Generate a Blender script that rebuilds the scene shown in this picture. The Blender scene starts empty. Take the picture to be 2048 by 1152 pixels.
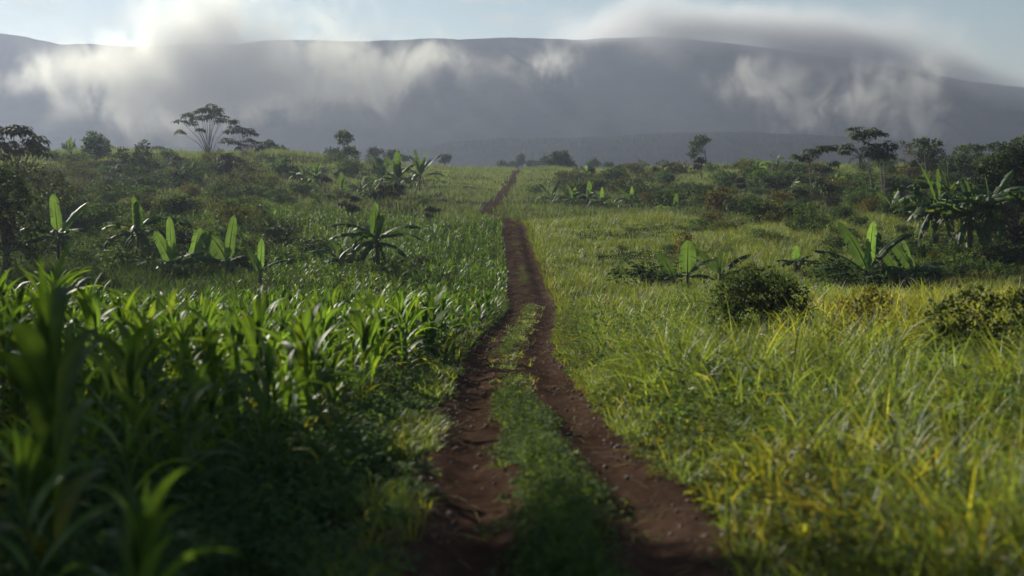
import bpy, math, random
import numpy as np
from mathutils import Vector

random.seed(7)
RNG = np.random.default_rng(7)
SC = bpy.context.scene
COL = SC.collection
R = math.radians

# ------------------------------------------------------------------ camera
CZ = 2.6                       # eye height above the ground at the photographer's feet
PITCH = 4.93
FOC = 50.0
F = FOC / 36.0 * 2048          # focal length in photo pixels
cam_d = bpy.data.cameras.new('camera')
cam = bpy.data.objects.new('camera', cam_d)
COL.objects.link(cam)
cam.location = (0, 0, CZ)
cam.rotation_euler = (R(90 - PITCH), 0, 0)
cam_d.lens = FOC
cam_d.sensor_width = 36
cam_d.clip_start = 0.1
cam_d.clip_end = 9000
cam_d.dof.use_dof = True
cam_d.dof.focus_distance = 62
cam_d.dof.aperture_fstop = 1.15
SC.camera = cam

# ------------------------------------------------------------------ light
SUN_AZ = 36                    # degrees to the left of the view direction
SUN_EL = 23
w = bpy.data.worlds.new('World')
SC.world = w
w.use_nodes = True
nt = w.node_tree
bg = nt.nodes['Background']
sky = nt.nodes.new('ShaderNodeTexSky')
sky.sky_type = 'NISHITA'
sky.sun_disc = False
sky.sun_elevation = R(SUN_EL)
sky.sun_rotation = R(-SUN_AZ)
sky.dust_density = 0.1
sky.air_density = 1.0
bg.inputs['Strength'].default_value = 0.042
# thin high cloud mixed into the sky
tc = nt.nodes.new('ShaderNodeTexCoord')
mp = nt.nodes.new('ShaderNodeMapping')
mp.inputs['Scale'].default_value = (5, 2.0, 16)
mp.inputs['Location'].default_value = (1.3, 0.2, 0.75)
nz = nt.nodes.new('ShaderNodeTexNoise')
nz.inputs['Scale'].default_value = 1.9
nz.inputs['Detail'].default_value = 8
nz.inputs['Roughness'].default_value = 0.6
rmp = nt.nodes.new('ShaderNodeMapRange')
rmp.inputs['From Min'].default_value = 0.53
rmp.inputs['From Max'].default_value = 0.68
mixw = nt.nodes.new('ShaderNodeMix')
mixw.data_type = 'RGBA'
mixw.inputs[7].default_value = (8.5, 8.6, 8.3, 1)
nt.links.new(tc.outputs['Generated'], mp.inputs['Vector'])
nt.links.new(mp.outputs[0], nz.inputs['Vector'])
nt.links.new(nz.outputs[0], rmp.inputs['Value'])
nt.links.new(rmp.outputs[0], mixw.inputs[0])
nt.links.new(sky.outputs[0], mixw.inputs[6])
nt.links.new(mixw.outputs[2], bg.inputs['Color'])

sun_d = bpy.data.lights.new('sun', 'SUN')
sun_d.energy = 5.0
sun_d.angle = R(0.6)
sun_d.color = (1.0, 0.93, 0.78)
sun = bpy.data.objects.new('sun', sun_d)
COL.objects.link(sun)
sv = Vector((-math.sin(R(SUN_AZ)) * math.cos(R(SUN_EL)), math.cos(R(SUN_AZ)) * math.cos(R(SUN_EL)), math.sin(R(SUN_EL))))
sun.rotation_euler = sv.to_track_quat('Z', 'Y').to_euler()
sun.location = (-60, 60, 60)

# ------------------------------------------------------------------ exposure, render
SC.view_settings.view_transform = 'Standard'
SC.view_settings.look = 'None'
SC.view_settings.exposure = 0.72
SC.view_settings.gamma = 1
SC.render.engine = 'CYCLES'
cy = SC.cycles
cy.use_denoising = True
cy.max_bounces = 6
cy.diffuse_bounces = 2
cy.glossy_bounces = 2
cy.transmission_bounces = 4
cy.transparent_max_bounces = 8
cy.volume_bounces = 0
cy.sample_clamp_indirect = 4
cy.use_adaptive_sampling = True
cy.adaptive_threshold = 0.02
cy.volume_step_rate = 2.0
cy.volume_max_steps = 256

# ------------------------------------------------------------------ tagging
def tag(o, label, cat, group=None, kind=None):
    o['label'] = label
    o['category'] = cat
    if group:
        o['group'] = group
    if kind:
        o['kind'] = kind
    return o

def empty(name, loc=(0, 0, 0), rz=0.0, sc=1.0):
    o = bpy.data.objects.new(name, None)
    o.empty_display_size = 0.3
    COL.objects.link(o)
    o.location = loc
    o.rotation_euler = (0, 0, rz)
    o.scale = (sc, sc, sc)
    return o

def copy_tree(o, parent=None):
    c = o.copy()
    COL.objects.link(c)
    if parent is not None:
        c.parent = parent
    for ch in o.children:
        copy_tree(ch, c)
    return c

# ------------------------------------------------------------------ mesh builder
class MB:
    """collects vertex, quad and tint arrays and links them as one mesh object"""
    def __init__(self):
        self.V, self.Q, self.T = [], [], []
        self.n = 0

    def add(self, V, Q, T):
        V = np.asarray(V, float).reshape(-1, 3)
        T = np.broadcast_to(np.asarray(T, float), V.shape)
        self.V.append(V)
        self.Q.append(np.asarray(Q, int).reshape(-1, 4) + self.n)
        self.T.append(T)
        self.n += len(V)

    def arrays(self):
        return np.concatenate(self.V), np.concatenate(self.Q), np.concatenate(self.T)

    def mesh(self, name):
        V, Q, T = self.arrays()
        me = bpy.data.meshes.new(name)
        me.vertices.add(len(V))
        me.vertices.foreach_set('co', V.astype(np.float32).ravel())
        me.loops.add(len(Q) * 4)
        me.loops.foreach_set('vertex_index', Q.astype(np.int32).ravel())
        me.polygons.add(len(Q))
        me.polygons.foreach_set('loop_start', np.arange(0, len(Q) * 4, 4, dtype=np.int32))
        me.polygons.foreach_set('use_smooth', np.ones(len(Q), dtype=bool))
        a = me.attributes.new('tint', 'FLOAT_COLOR', 'POINT')
        c = np.ones((len(V), 4), np.float32)
        c[:, :3] = T
        a.data.foreach_set('color', c.ravel())
        me.update(calc_edges=True)
        return me

    def build(self, name, mat, parent=None):
        me = self.mesh(name)
        me.materials.append(mat)
        o = bpy.data.objects.new(name, me)
        COL.objects.link(o)
        if parent is not None:
            o.parent = parent
        return o

def smooth(a, b, x):
    t = np.clip((np.asarray(x, float) - a) / (b - a), 0, 1)
    return t * t * (3 - 2 * t)

def ribbons(mb, base, az, elev, length, width, bend, nseg, tint, prof, fold=0.0, twist=None, power=1.3):
    """leaf or blade ribbons, all arguments per blade; angles in radians"""
    base = np.asarray(base, float).reshape(-1, 3)
    N = len(base)
    f = lambda a: np.broadcast_to(np.asarray(a, float), (N,))
    az, elev, length, width, bend = f(az), f(elev), f(length), f(width), f(bend)
    s = np.linspace(0, 1, nseg + 1)
    th = elev[:, None] - bend[:, None] * s[None] ** power
    tm = (th[:, 1:] + th[:, :-1]) / 2
    ds = (length / nseg)[:, None]
    z0 = np.zeros((N, 1))
    r = np.concatenate([z0, np.cumsum(np.cos(tm) * ds, 1)], 1)
    z = np.concatenate([z0, np.cumsum(np.sin(tm) * ds, 1)], 1)
    ca, sa = np.cos(az)[:, None], np.sin(az)[:, None]
    P = base[:, None, :] + np.stack([r * ca, r * sa, z], -1)
    one = np.ones_like(th)
    side0 = np.stack([-sa * one, ca * one, 0 * one], -1)
    nor0 = np.stack([-np.sin(th) * ca, -np.sin(th) * sa, np.cos(th)], -1)
    if twist is not None:
        tw = f(twist)[:, None] * s[None]
        ct, st = np.cos(tw)[..., None], np.sin(tw)[..., None]
        side, nor = ct * side0 + st * nor0, -st * side0 + ct * nor0
    else:
        side, nor = side0, nor0
    wd = (width[:, None] * prof(s)[None] / 2)[..., None]
    T = np.asarray(tint, float)
    T = np.broadcast_to(T, (N, 3))
    if fold:
        cols = [P + side * wd + nor * wd * fold, P, P - side * wd + nor * wd * fold]
    else:
        cols = [P + side * wd, P - side * wd]
    k = len(cols)
    V = np.stack(cols, 2)                       # N, S, k, 3
    idx = np.arange(N * (nseg + 1) * k).reshape(N, nseg + 1, k)
    Q = np.stack([idx[:, :-1, :-1], idx[:, :-1, 1:], idx[:, 1:, 1:], idx[:, 1:, :-1]], -1)
    TT_ = np.repeat(T, (nseg + 1) * k, 0).reshape(N, nseg + 1, k, 3).copy()
    if k == 3:
        TT_[:, :, 1] *= (1.9, 1.55, 1.5)
    mb.add(V.reshape(-1, 3), Q.reshape(-1, 4), TT_.reshape(-1, 3))

def tube(mb, pts, rad, sides=7, tint=(1, 1, 1)):
    pts = np.asarray(pts, float)
    rad = np.asarray(rad, float)
    n = len(pts)
    d = np.gradient(pts, axis=0)
    d /= np.linalg.norm(d, axis=1)[:, None] + 1e-9
    ref = np.where(np.abs(d[:, 2:3]) < 0.9, np.array([[0, 0, 1.0]]), np.array([[1.0, 0, 0]]))
    a = np.cross(d, ref)
    a /= np.linalg.norm(a, axis=1)[:, None] + 1e-9
    b = np.cross(d, a)
    t = np.linspace(0, 2 * np.pi, sides, endpoint=False)
    V = pts[:, None] + rad[:, None, None] * (np.cos(t)[None, :, None] * a[:, None] + np.sin(t)[None, :, None] * b[:, None])
    idx = np.arange(n * sides).reshape(n, sides)
    nx = np.roll(idx, -1, 1)
    Q = np.stack([idx[:-1], nx[:-1], nx[1:], idx[1:]], -1)
    mb.add(V.reshape(-1, 3), Q.reshape(-1, 4), tint)

def leaf_cards(mb, C, size, tint, up=0.5, out=None, aspect=0.5):
    """many small diamond leaves at the points C"""
    N = len(C)
    d = RNG.normal(size=(N, 3))
    if out is not None:
        d = d * 0.75 + out
    d /= np.linalg.norm(d, axis=1)[:, None] + 1e-9
    n = RNG.normal(size=(N, 3)) * 0.7
    n[:, 2] += up
    s = np.cross(d, n)
    s /= np.linalg.norm(s, axis=1)[:, None] + 1e-9
    n = np.cross(s, d)
    L = np.broadcast_to(size, (N,))[:, None]
    A = C
    B = C + d * L * 0.5 + s * L * aspect * 0.5 + n * L * 0.08
    D = C + d * L * 0.5 - s * L * aspect * 0.5 + n * L * 0.08
    E = C + d * L - n * L * 0.12
    V = np.stack([A, B, E, D], 1)
    Q = np.arange(N * 4).reshape(N, 4)
    mb.add(V.reshape(-1, 3), Q, np.repeat(np.broadcast_to(tint, (N, 3)), 4, 0))

# ------------------------------------------------------------------ materials
def new_mat(name):
    m = bpy.data.materials.new(name)
    m.use_nodes = True
    t = m.node_tree
    for n in list(t.nodes):
        t.nodes.remove(n)
    out = t.nodes.new('ShaderNodeOutputMaterial')
    return m, t, out

def leaf_mat(name, col, trans=0.4, rough=0.42, spec=0.5, tcol=None, vary=0.25, scale=6.0):
    m, t, out = new_mat(name)
    N, L = t.nodes.new, t.links.new
    at = N('ShaderNodeAttribute'); at.attribute_name = 'tint'
    oi = N('ShaderNodeObjectInfo')
    tcn = N('ShaderNodeTexCoord')
    nz = N('ShaderNodeTexNoise'); nz.inputs['Scale'].default_value = scale; nz.inputs['Detail'].default_value = 3
    L(tcn.outputs['Object'], nz.inputs['Vector'])
    mr = N('ShaderNodeMapRange')
    mr.inputs['From Min'].default_value = 0.25; mr.inputs['From Max'].default_value = 0.75
    mr.inputs['To Min'].default_value = 1 - vary; mr.inputs['To Max'].default_value = 1 + vary
    L(nz.outputs[0], mr.inputs['Value'])
    ma = N('ShaderNodeMath'); ma.operation = 'MULTIPLY_ADD'
    ma.inputs[1].default_value = 0.7; ma.inputs[2].default_value = 0.65
    L(oi.outputs['Random'], ma.inputs[0])
    mm = N('ShaderNodeMath'); mm.operation = 'MULTIPLY'
    L(mr.outputs[0], mm.inputs[0]); L(ma.outputs[0], mm.inputs[1])
    v1 = N('ShaderNodeVectorMath'); v1.operation = 'SCALE'
    L(at.outputs['Color'], v1.inputs[0]); L(mm.outputs[0], v1.inputs['Scale'])
    v2 = N('ShaderNodeVectorMath'); v2.operation = 'MULTIPLY'
    L(v1.outputs[0], v2.inputs[0]); v2.inputs[1].default_value = col
    p = N('ShaderNodeBsdfPrincipled')
    L(v2.outputs[0], p.inputs['Base Color'])
    p.inputs['Roughness'].default_value = rough
    p.inputs['Specular IOR Level'].default_value = spec
    v3 = N('ShaderNodeVectorMath'); v3.operation = 'MULTIPLY'
    tcol = tcol or (col[0] * 2.6, col[1] * 2.3, col[2] * 1.0)
    L(v1.outputs[0], v3.inputs[0]); v3.inputs[1].default_value = tcol
    tr = N('ShaderNodeBsdfTranslucent')
    L(v3.outputs[0], tr.inputs['Color'])
    mx = N('ShaderNodeMixShader'); mx.inputs[0].default_value = trans
    L(p.outputs[0], mx.inputs[1]); L(tr.outputs[0], mx.inputs[2])
    L(mx.outputs[0], out.inputs['Surface'])
    return m

def bark_mat(name, col, scale=8.0):
    m, t, out = new_mat(name)
    N, L = t.nodes.new, t.links.new
    tcn = N('ShaderNodeTexCoord')
    mpn = N('ShaderNodeMapping'); mpn.inputs['Scale'].default_value = (1, 1, 0.3)
    nz = N('ShaderNodeTexNoise'); nz.inputs['Scale'].default_value = scale; nz.inputs['Detail'].default_value = 6
    L(tcn.outputs['Object'], mpn.inputs[0]); L(mpn.outputs[0], nz.inputs['Vector'])
    cr = N('ShaderNodeValToRGB')
    cr.color_ramp.elements[0].position = 0.3; cr.color_ramp.elements[1].position = 0.7
    cr.color_ramp.elements[0].color = (*[c * 0.55 for c in col], 1)
    cr.color_ramp.elements[1].color = (*[c * 1.35 for c in col], 1)
    L(nz.outputs[0], cr.inputs[0])
    at = N('ShaderNodeAttribute'); at.attribute_name = 'tint'
    v = N('ShaderNodeVectorMath'); v.operation = 'MULTIPLY'
    L(cr.outputs[0], v.inputs[0]); L(at.outputs['Color'], v.inputs[1])
    p = N('ShaderNodeBsdfPrincipled')
    p.inputs['Roughness'].default_value = 0.85
    L(v.outputs[0], p.inputs['Base Color'])
    bp = N('ShaderNodeBump'); bp.inputs['Strength'].default_value = 0.5; bp.inputs['Distance'].default_value = 0.042
    L(nz.outputs[0], bp.inputs['Height']); L(bp.outputs[0], p.inputs['Normal'])
    L(p.outputs[0], out.inputs['Surface'])
    return m

M = {}
M['corn'] = leaf_mat('maize leaf', (0.035, 0.085, 0.022), 0.45, 0.54, 0.22, (0.105, 0.20, 0.016))
M['corn_stalk'] = leaf_mat('maize stalk', (0.06, 0.11, 0.025), 0.1, 0.5)
M['grass'] = leaf_mat('tall grass', (0.062, 0.102, 0.025), 0.47, 0.52, 0.3, (0.188, 0.264, 0.031), 0.35, 0.6)
M['meadow'] = leaf_mat('meadow grass', (0.060, 0.092, 0.032), 0.45, 0.7, 0.15, (0.13, 0.19, 0.045), 0.35, 0.12)
M['weed'] = leaf_mat('broad weed leaf', (0.03, 0.07, 0.022), 0.42, 0.75, 0.1, (0.085, 0.15, 0.02), 0.35, 1.5)
M['banana'] = leaf_mat('banana leaf', (0.032, 0.085, 0.024), 0.40, 0.58, 0.25, (0.115, 0.20, 0.03), 0.22, 3.0)
M['banana_stem'] = bark_mat('banana stem', (0.10, 0.11, 0.045), 5)
M['tree_leaf'] = leaf_mat('tree leaf', (0.025, 0.048, 0.017), 0.33, 0.7, 0.15, (0.07, 0.105, 0.02), 0.3, 0.8)
M['bush_leaf'] = leaf_mat('bush leaf', (0.032, 0.056, 0.017), 0.36, 0.7, 0.12, (0.085, 0.125, 0.02), 0.3, 1.2)
M['bark'] = bark_mat('grey brown bark', (0.13, 0.10, 0.075))
M['pale_bark'] = bark_mat('pale bark', (0.24, 0.19, 0.15))

# ------------------------------------------------------------------ terrain
SP, CP = math.sin(R(PITCH)), math.cos(R(PITCH))

def ray_slope(py):
    v = (576 - np.asarray(py, float)) / F
    return (-SP + v * CP) / (CP + v * SP)

_pd = np.array([9, 14, 22, 34, 58, 75, 92, 112, 135, 160, 190, 225, 260, 300, 330])
_py = np.array([1152, 950, 800, 703, 622, 562, 503, 450, 431, 413, 395, 375, 356, 343, 340])
_pz = CZ + _pd * ray_slope(_py)
_kd = np.concatenate([[-80, -20, 0], _pd, [370, 450, 600, 900, 1300, 4500]])
_kz = np.concatenate([[1.5, 0.6, 0.1], _pz, [-0.5, -7, -16, -22, -22, -22]])
_td = np.arange(-100, 4600, 0.5)
_tz = np.interp(_td, _kd, _kz)
_k = np.exp(-0.5 * (np.arange(-24, 25) / 8.0) ** 2)
_k /= _k.sum()
_tz = np.convolve(np.pad(_tz, 24, mode='edge'), _k, 'valid')

_cd = np.array([-60, 0, 4, 9, 14, 22, 34, 46, 58, 75, 92, 112, 122, 135, 160, 190, 225, 260, 300, 345, 420])
_cp = np.array([1165, 1165, 1190, 1165, 1090, 1032, 1018, 1048, 1064, 1048, 1036, 1028, 1002, 966, 985, 1003, 1016, 1027, 1033, 1040, 1045])
_cx = (_cp - 1024) / F * _cd
_cx[:2] = 0.75, 0.55
_tcx = np.interp(_td, _cd, _cx)
_k2 = np.exp(-0.5 * (np.arange(-12, 13) / 4.0) ** 2)
_k2 /= _k2.sum()
_tcx = np.convolve(np.pad(_tcx, 12, mode='edge'), _k2, 'valid')

def track_x(d):
    return np.interp(d, _td, _tcx)

_ns = [(0.21, 1.3, 0.5), (0.33, 4.1, -1.2), (0.55, 0.4, 2.2), (0.9, 2.7, 1.1), (1.7, 5.1, 0.2)]

def wob(x, y):
    z = 0
    for k, (f, ph, an) in enumerate(_ns):
        z = z + np.sin(f * (x * math.cos(an) + y * math.sin(an)) + ph + 1.3 * np.sin(0.37 * f * (x * math.sin(an) - y * math.cos(an)) + ph)) / (1 + k)
    return z * 0.4

def base_z(x, y):
    """ground height before the track is cut in"""
    x = np.asarray(x, float); y = np.asarray(y, float)
    z = np.interp(y, _td, _tz)
    near = np.exp(-0.5 * (np.maximum(y - 18, 0) / 22) ** 2)
    z = z + 0.75 * smooth(3, 12, x) * near + 0.15 * smooth(2, 9, -x) * near
    z = z + 4.9 * smooth(3, 44, -x) * np.exp(-0.5 * ((y - 238) / 45) ** 2)
    z = z + 2.4 * smooth(8, 45, x) * np.exp(-0.5 * ((y - 225) / 45) ** 2)
    z = z + 0.7 * smooth(6, 20, -x) * np.exp(-0.5 * ((y - 130) / 35) ** 2)
    off = smooth(1.5, 6, np.abs(x - track_x(y)))
    amp = 0.22 + 0.5 * smooth(90, 200, y) + 1.5 * smooth(450, 900, y)
    return z + wob(x, y) * amp * off

def hit(px, py, d0=5.0, d1=420.0):
    """first point of the ground seen through photo pixel (px, py)"""
    d = np.arange(d0, d1, 0.25)
    zr = CZ + d * ray_slope(py)
    x = (px - 1024) / F * d / (CP + (576 - py) / F * SP)
    g = base_z(x, d)
    i = np.argmax(g >= zr) if np.any(g >= zr) else len(d) - 1
    return float(x[i]), float(d[i]), float(g[i])

def at(px, d):
    x = (px - 1024) / F * d
    return float(x), float(d), float(base_z(x, d))

BS = 1.0

def foot(px, py, ref):
    """ground point seen at photo pixel (px, py); plants drawn for the distance ref are scaled to it"""
    global BS
    p = hit(px, py)
    BS = p[1] / ref
    return p

def ppx(px_len, d):
    return px_len / F * d

def grid_mesh(mb, X, Y, Z, tint=None):
    a, b = X.shape
    idx = np.arange(a * b).reshape(a, b)
    Q = np.stack([idx[:-1, :-1], idx[:-1, 1:], idx[1:, 1:], idx[1:, :-1]], -1).reshape(-1, 4)
    V = np.stack([X, Y, Z], -1).reshape(-1, 3)
    mb.add(V, Q, (1, 1, 1) if tint is None else tint.reshape(-1, 3))

def noise_col(t, coord, scale, detail, stops):
    N, L = t.nodes.new, t.links.new
    nz = N('ShaderNodeTexNoise'); nz.inputs['Scale'].default_value = scale; nz.inputs['Detail'].default_value = detail
    nz.inputs['Roughness'].default_value = 0.62
    L(coord, nz.inputs['Vector'])
    cr = N('ShaderNodeValToRGB')
    while len(cr.color_ramp.elements) < len(stops):
        cr.color_ramp.elements.new(0.5)
    for e, (p, c) in zip(cr.color_ramp.elements, stops):
        e.position = p; e.color = (*c, 1)
    L(nz.outputs[0], cr.inputs[0])
    return nz, cr

def ground_mat():
    m, t, out = new_mat('ground soil and low plants')
    N, L = t.nodes.new, t.links.new
    g = N('ShaderNodeNewGeometry')
    at_ = N('ShaderNodeAttribute'); at_.attribute_name = 'tint'
    n1, c1 = noise_col(t, g.outputs['Position'], 0.35, 8, [(0.3, (0.018, 0.026, 0.010)), (0.55, (0.034, 0.046, 0.016)), (0.72, (0.052, 0.045, 0.022))])
    n2, c2 = noise_col(t, g.outputs['Position'], 2.5, 8, [(0.3, (0.045, 0.024, 0.016)), (0.7, (0.095, 0.050, 0.032))])
    sx = N('ShaderNodeSeparateColor'); L(at_.outputs['Color'], sx.inputs[0])
    mx = N('ShaderNodeMix'); mx.data_type = 'RGBA'
    L(sx.outputs[0], mx.inputs[0]); L(c1.outputs[0], mx.inputs[6]); L(c2.outputs[0], mx.inputs[7])
    p = N('ShaderNodeBsdfDiffuse')
    L(mx.outputs[2], p.inputs['Color'])
    bp = N('ShaderNodeBump'); bp.inputs['Strength'].default_value = 0.6; bp.inputs['Distance'].default_value = 0.12
    L(n2.outputs[0], bp.inputs['Height']); L(bp.outputs[0], p.inputs['Normal'])
    L(p.outputs[0], out.inputs['Surface'])
    return m

# soil patches seen through the plants: (px, py, half width px, half depth m)
SOIL = [(625, 382, 75, 9), (1205, 606, 80, 4.5), (560, 470, 60, 4), (1180, 760, 30, 2)]
SOILW = [(*hit(px, py)[:2], ppx(hw, hit(px, py)[1]), dp) for px, py, hw, dp in SOIL]

def soil_at(x, y):
    s = np.zeros_like(np.asarray(x, float))
    for sx_, sy_, wx, wy in SOILW:
        s = np.maximum(s, np.exp(-(((x - sx_) / wx) ** 2 + ((y - sy_) / wy) ** 2)))
    return s

def sinh_space(lo, hi, n, k):
    u = np.linspace(np.arcsinh(lo / k), np.arcsinh(hi / k), n)
    return np.sinh(u) * k

mb = MB()
gx = sinh_space(-2600, 2600, 420, 3.0)
gy = np.concatenate([np.linspace(-60, 0, 20)[:-1], sinh_space(0, 150, 330, 40.0)[:-1], sinh_space(150, 4200, 170, 200.0)])
X, Y = np.meshgrid(gx, gy)
Z = base_z(X, Y)
u = np.abs(X - track_x(Y))
Z -= 0.30 * (1 - smooth(0.95, 1.5, u)) * (Y < 345)
sl = soil_at(X, Y)
sl = np.clip(np.maximum(sl, 1 - smooth(1.2, 2.0, u)) * 1.1, 0, 1)
grid_mesh(mb, X, Y, Z, np.stack([sl] * 3, -1))
ground = mb.build('ground', ground_mat())
tag(ground, 'rolling ground of dark soil under the crops and grass', 'ground', kind='structure')

def fbm1(x, seed, octs, f0):
    r = np.random.default_rng(seed)
    z = 0
    for k in range(octs):
        ph = r.uniform(0, 6.28, 3)
        f = f0 * 1.93 ** k
        z = z + (np.sin(f * x + ph[0]) + 0.6 * np.sin(1.37 * f * x + ph[1])) / 1.75 ** k
    return z * 0.5

def fbm2(x, y, seed, octs, f0):
    r = np.random.default_rng(seed)
    z = 0
    for k in range(octs):
        f = f0 * 1.9 ** k
        for q in range(3):
            a, ph, p2 = r.uniform(0, 6.28, 3)
            z = z + np.sin(f * (x * np.cos(a) + y * np.sin(a)) + ph + 1.1 * np.sin(0.53 * f * (x * np.sin(a) - y * np.cos(a)) + p2)) / 3 / 1.8 ** k
    return z

# ------------------------------------------------------------------ the track
def track_mat():
    m, t, out = new_mat('red earth track')
    N, L = t.nodes.new, t.links.new
    g = N('ShaderNodeNewGeometry')
    mpn = N('ShaderNodeMapping'); mpn.inputs['Scale'].default_value = (1.0, 0.35, 1.0)
    L(g.outputs['Position'], mpn.inputs[0])
    n1, c1 = noise_col(t, mpn.outputs[0], 1.6, 9, [(0.25, (0.036, 0.023, 0.016)), (0.5, (0.090, 0.054, 0.037)), (0.78, (0.16, 0.10, 0.070))])
    n2 = N('ShaderNodeTexNoise'); n2.inputs['Scale'].default_value = 14; n2.inputs['Detail'].default_value = 8; n2.inputs['Roughness'].default_value = 0.7
    L(g.outputs['Position'], n2.inputs['Vector'])
    vo = N('ShaderNodeTexVoronoi'); vo.inputs['Scale'].default_value = 9
    L(g.outputs['Position'], vo.inputs['Vector'])
    mr = N('ShaderNodeMapRange'); mr.inputs['From Min'].default_value = 0.3; mr.inputs['From Max'].default_value = 0.7
    mr.inputs['To Min'].default_value = 0.6; mr.inputs['To Max'].default_value = 1.35
    L(n2.outputs[0], mr.inputs['Value'])
    v = N('ShaderNodeVectorMath'); v.operation = 'SCALE'
    L(c1.outputs[0], v.inputs[0]); L(mr.outputs[0], v.inputs['Scale'])
    p = N('ShaderNodeBsdfDiffuse'); p.inputs['Roughness'].default_value = 0.6
    L(v.outputs[0], p.inputs['Color'])
    ad = N('ShaderNodeMath'); ad.operation = 'MULTIPLY_ADD'; ad.inputs[1].default_value = 0.4
    L(vo.outputs['Distance'], ad.inputs[0]); L(n2.outputs[0], ad.inputs[2])
    bp = N('ShaderNodeBump'); bp.inputs['Strength'].default_value = 0.9; bp.inputs['Distance'].default_value = 0.042
    L(ad.outputs[0], bp.inputs['Height']); L(bp.outputs[0], p.inputs['Normal'])
    L(p.outputs[0], out.inputs['Surface'])
    return m

def track_prof(uu, y):
    rut = 0.13 * (np.exp(-((uu - 0.72) / 0.30) ** 2) + np.exp(-((uu + 0.72) / 0.30) ** 2))
    return 0.03 - rut - 0.16 * smooth(1.25, 1.65, np.abs(uu))

mb = MB()
ty = np.concatenate([np.arange(-20, 60, 0.12), np.arange(60, 345, 0.5)])
tu = np.linspace(-1.65, 1.65, 45)
U, Y = np.meshgrid(tu, ty)
X = track_x(Y) + U + 0.06 * np.sin(Y * 0.9) * np.abs(U)
Z = base_z(track_x(Y), Y) + track_prof(U, Y)
Z += np.where(Y < 60, RNG.normal(0, 0.008, Z.shape), 0) + 0.02 * np.abs(fbm2(X, Y, 8, 4, 3.0)) * (0.4 + 0.6 * np.abs(U))
Z += 0.015 * np.sin(7.1 * X + 3.0 * np.sin(2.3 * Y)) * np.sin(5.3 * Y + 1.7 * X) + 0.02 * np.sin(1.9 * Y + X)
grid_mesh(mb, X, Y, Z)
trk = mb.build('dirt_track', track_mat())
tag(trk, 'red earth farm track with two wheel ruts running up the middle', 'track', kind='structure')

# ------------------------------------------------------------------ far ridge and mountain
def hill_mat(name, c0, c1, scale):
    m, t, out = new_mat(name)
    N, L = t.nodes.new, t.links.new
    g = N('ShaderNodeNewGeometry')
    n1, cr = noise_col(t, g.outputs['Position'], scale, 8, [(0.3, c0), (0.7, c1)])
    p = N('ShaderNodeBsdfDiffuse')
    L(cr.outputs[0], p.inputs['Color'])
    L(p.outputs[0], out.inputs['Surface'])
    return m

MD = 1600.0                     # distance of the mountain's crest
_mx = np.array([-1500, -700, -200, 0, 60, 130, 200, 290, 400, 480, 560, 700, 850, 1000, 1150, 1290, 1400, 1500, 1700, 1930, 2048, 2400, 3300])
_my = np.array([120, 50, 58, 64, 73, 88, 89, 92, 88, 86, 79, 82, 78, 75, 78, 73, 79, 92, 118, 162, 176, 215, 270])
mb = MB()
mxs = np.linspace(-1500, 3300, 700)
X1 = (mxs - 1024) / F * MD
top = CZ + MD * ray_slope(np.interp(mxs, _mx, _my)) + fbm1(X1, 3, 5, 0.05) * 0.9
tt = np.linspace(0, 1, 110)
TT, XX = np.meshgrid(tt, X1)
_, TOP = np.meshgrid(tt, top)
front = 430.0
yy = np.where(TT < 0.75, MD - front * (1 - TT / 0.75), MD + (TT - 0.75) / 0.25 * 350)
hh = np.where(TT < 0.75, (TT / 0.75) ** 1.25, 1 - 0.9 * ((TT - 0.75) / 0.25) ** 2)
gul = fbm2(XX, yy * 0.35, 11, 5, 0.022)
env = np.sin(np.pi * np.clip(TT / 0.75, 0, 1)) * (TT < 0.75)
zz = -30 + (TOP + 30) * hh + gul * 10 * env
grid_mesh(mb, XX, yy + gul * 42 * env, zz)
mtn = mb.build('mountain', hill_mat('forested mountain slope', (0.006, 0.010, 0.008), (0.036, 0.042, 0.028), 0.025))
tag(mtn, 'long flat topped mountain ridge filling the horizon behind the mist', 'mountain', kind='structure')

RD = 1080.0
_rx = np.array([300, 600, 850, 900, 1000, 1100, 1250, 1400, 1500, 1600, 1700, 1850, 2100, 2500])
_ry = np.array([325, 312, 296, 285, 278, 276, 269, 265, 264, 267, 274, 284, 300, 325])
mb = MB()
rxs = np.linspace(300, 2500, 900)
X1 = (rxs - 1024) / F * RD
rt = np.random.default_rng(5)
top = CZ + RD * ray_slope(np.interp(rxs, _rx, _ry)) - 2.0
tt = np.linspace(0, 1, 90)
TT, XX = np.meshgrid(tt, X1)
_, TOP = np.meshgrid(tt, top)
yy = RD - 160 + TT * 320
hh = np.sin(np.pi * TT) ** 0.8
grid_mesh(mb, XX, yy, -25 + (TOP + 25) * hh + (fbm2(XX, yy, 21, 5, 0.05) * 1.5 + rt.uniform(0, 2.2, TT.shape)) * np.sin(np.pi * TT))
rdg = mb.build('hills', hill_mat('wooded low ridge', (0.008, 0.013, 0.008), (0.022, 0.032, 0.016), 0.08))
tag(rdg, 'low wooded ridge in front of the mountain foot', 'hill', kind='structure')

# ================================================================== plants
P_BLADE = lambda s: np.clip(np.minimum(0.55 + 1.6 * s, 1.0), 0, 1) * (1 - s ** 2.2) + 0.03
P_CORN = lambda s: np.minimum(0.5 + 2.2 * s, 1.0) * (1 - s ** 2.6) + 0.02
P_OVAL = lambda s: np.sin(np.pi * np.clip(0.06 + 0.92 * s, 0, 1)) + 0.02

def rnd(a, b, n=None):
    return RNG.uniform(a, b, n)

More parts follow.
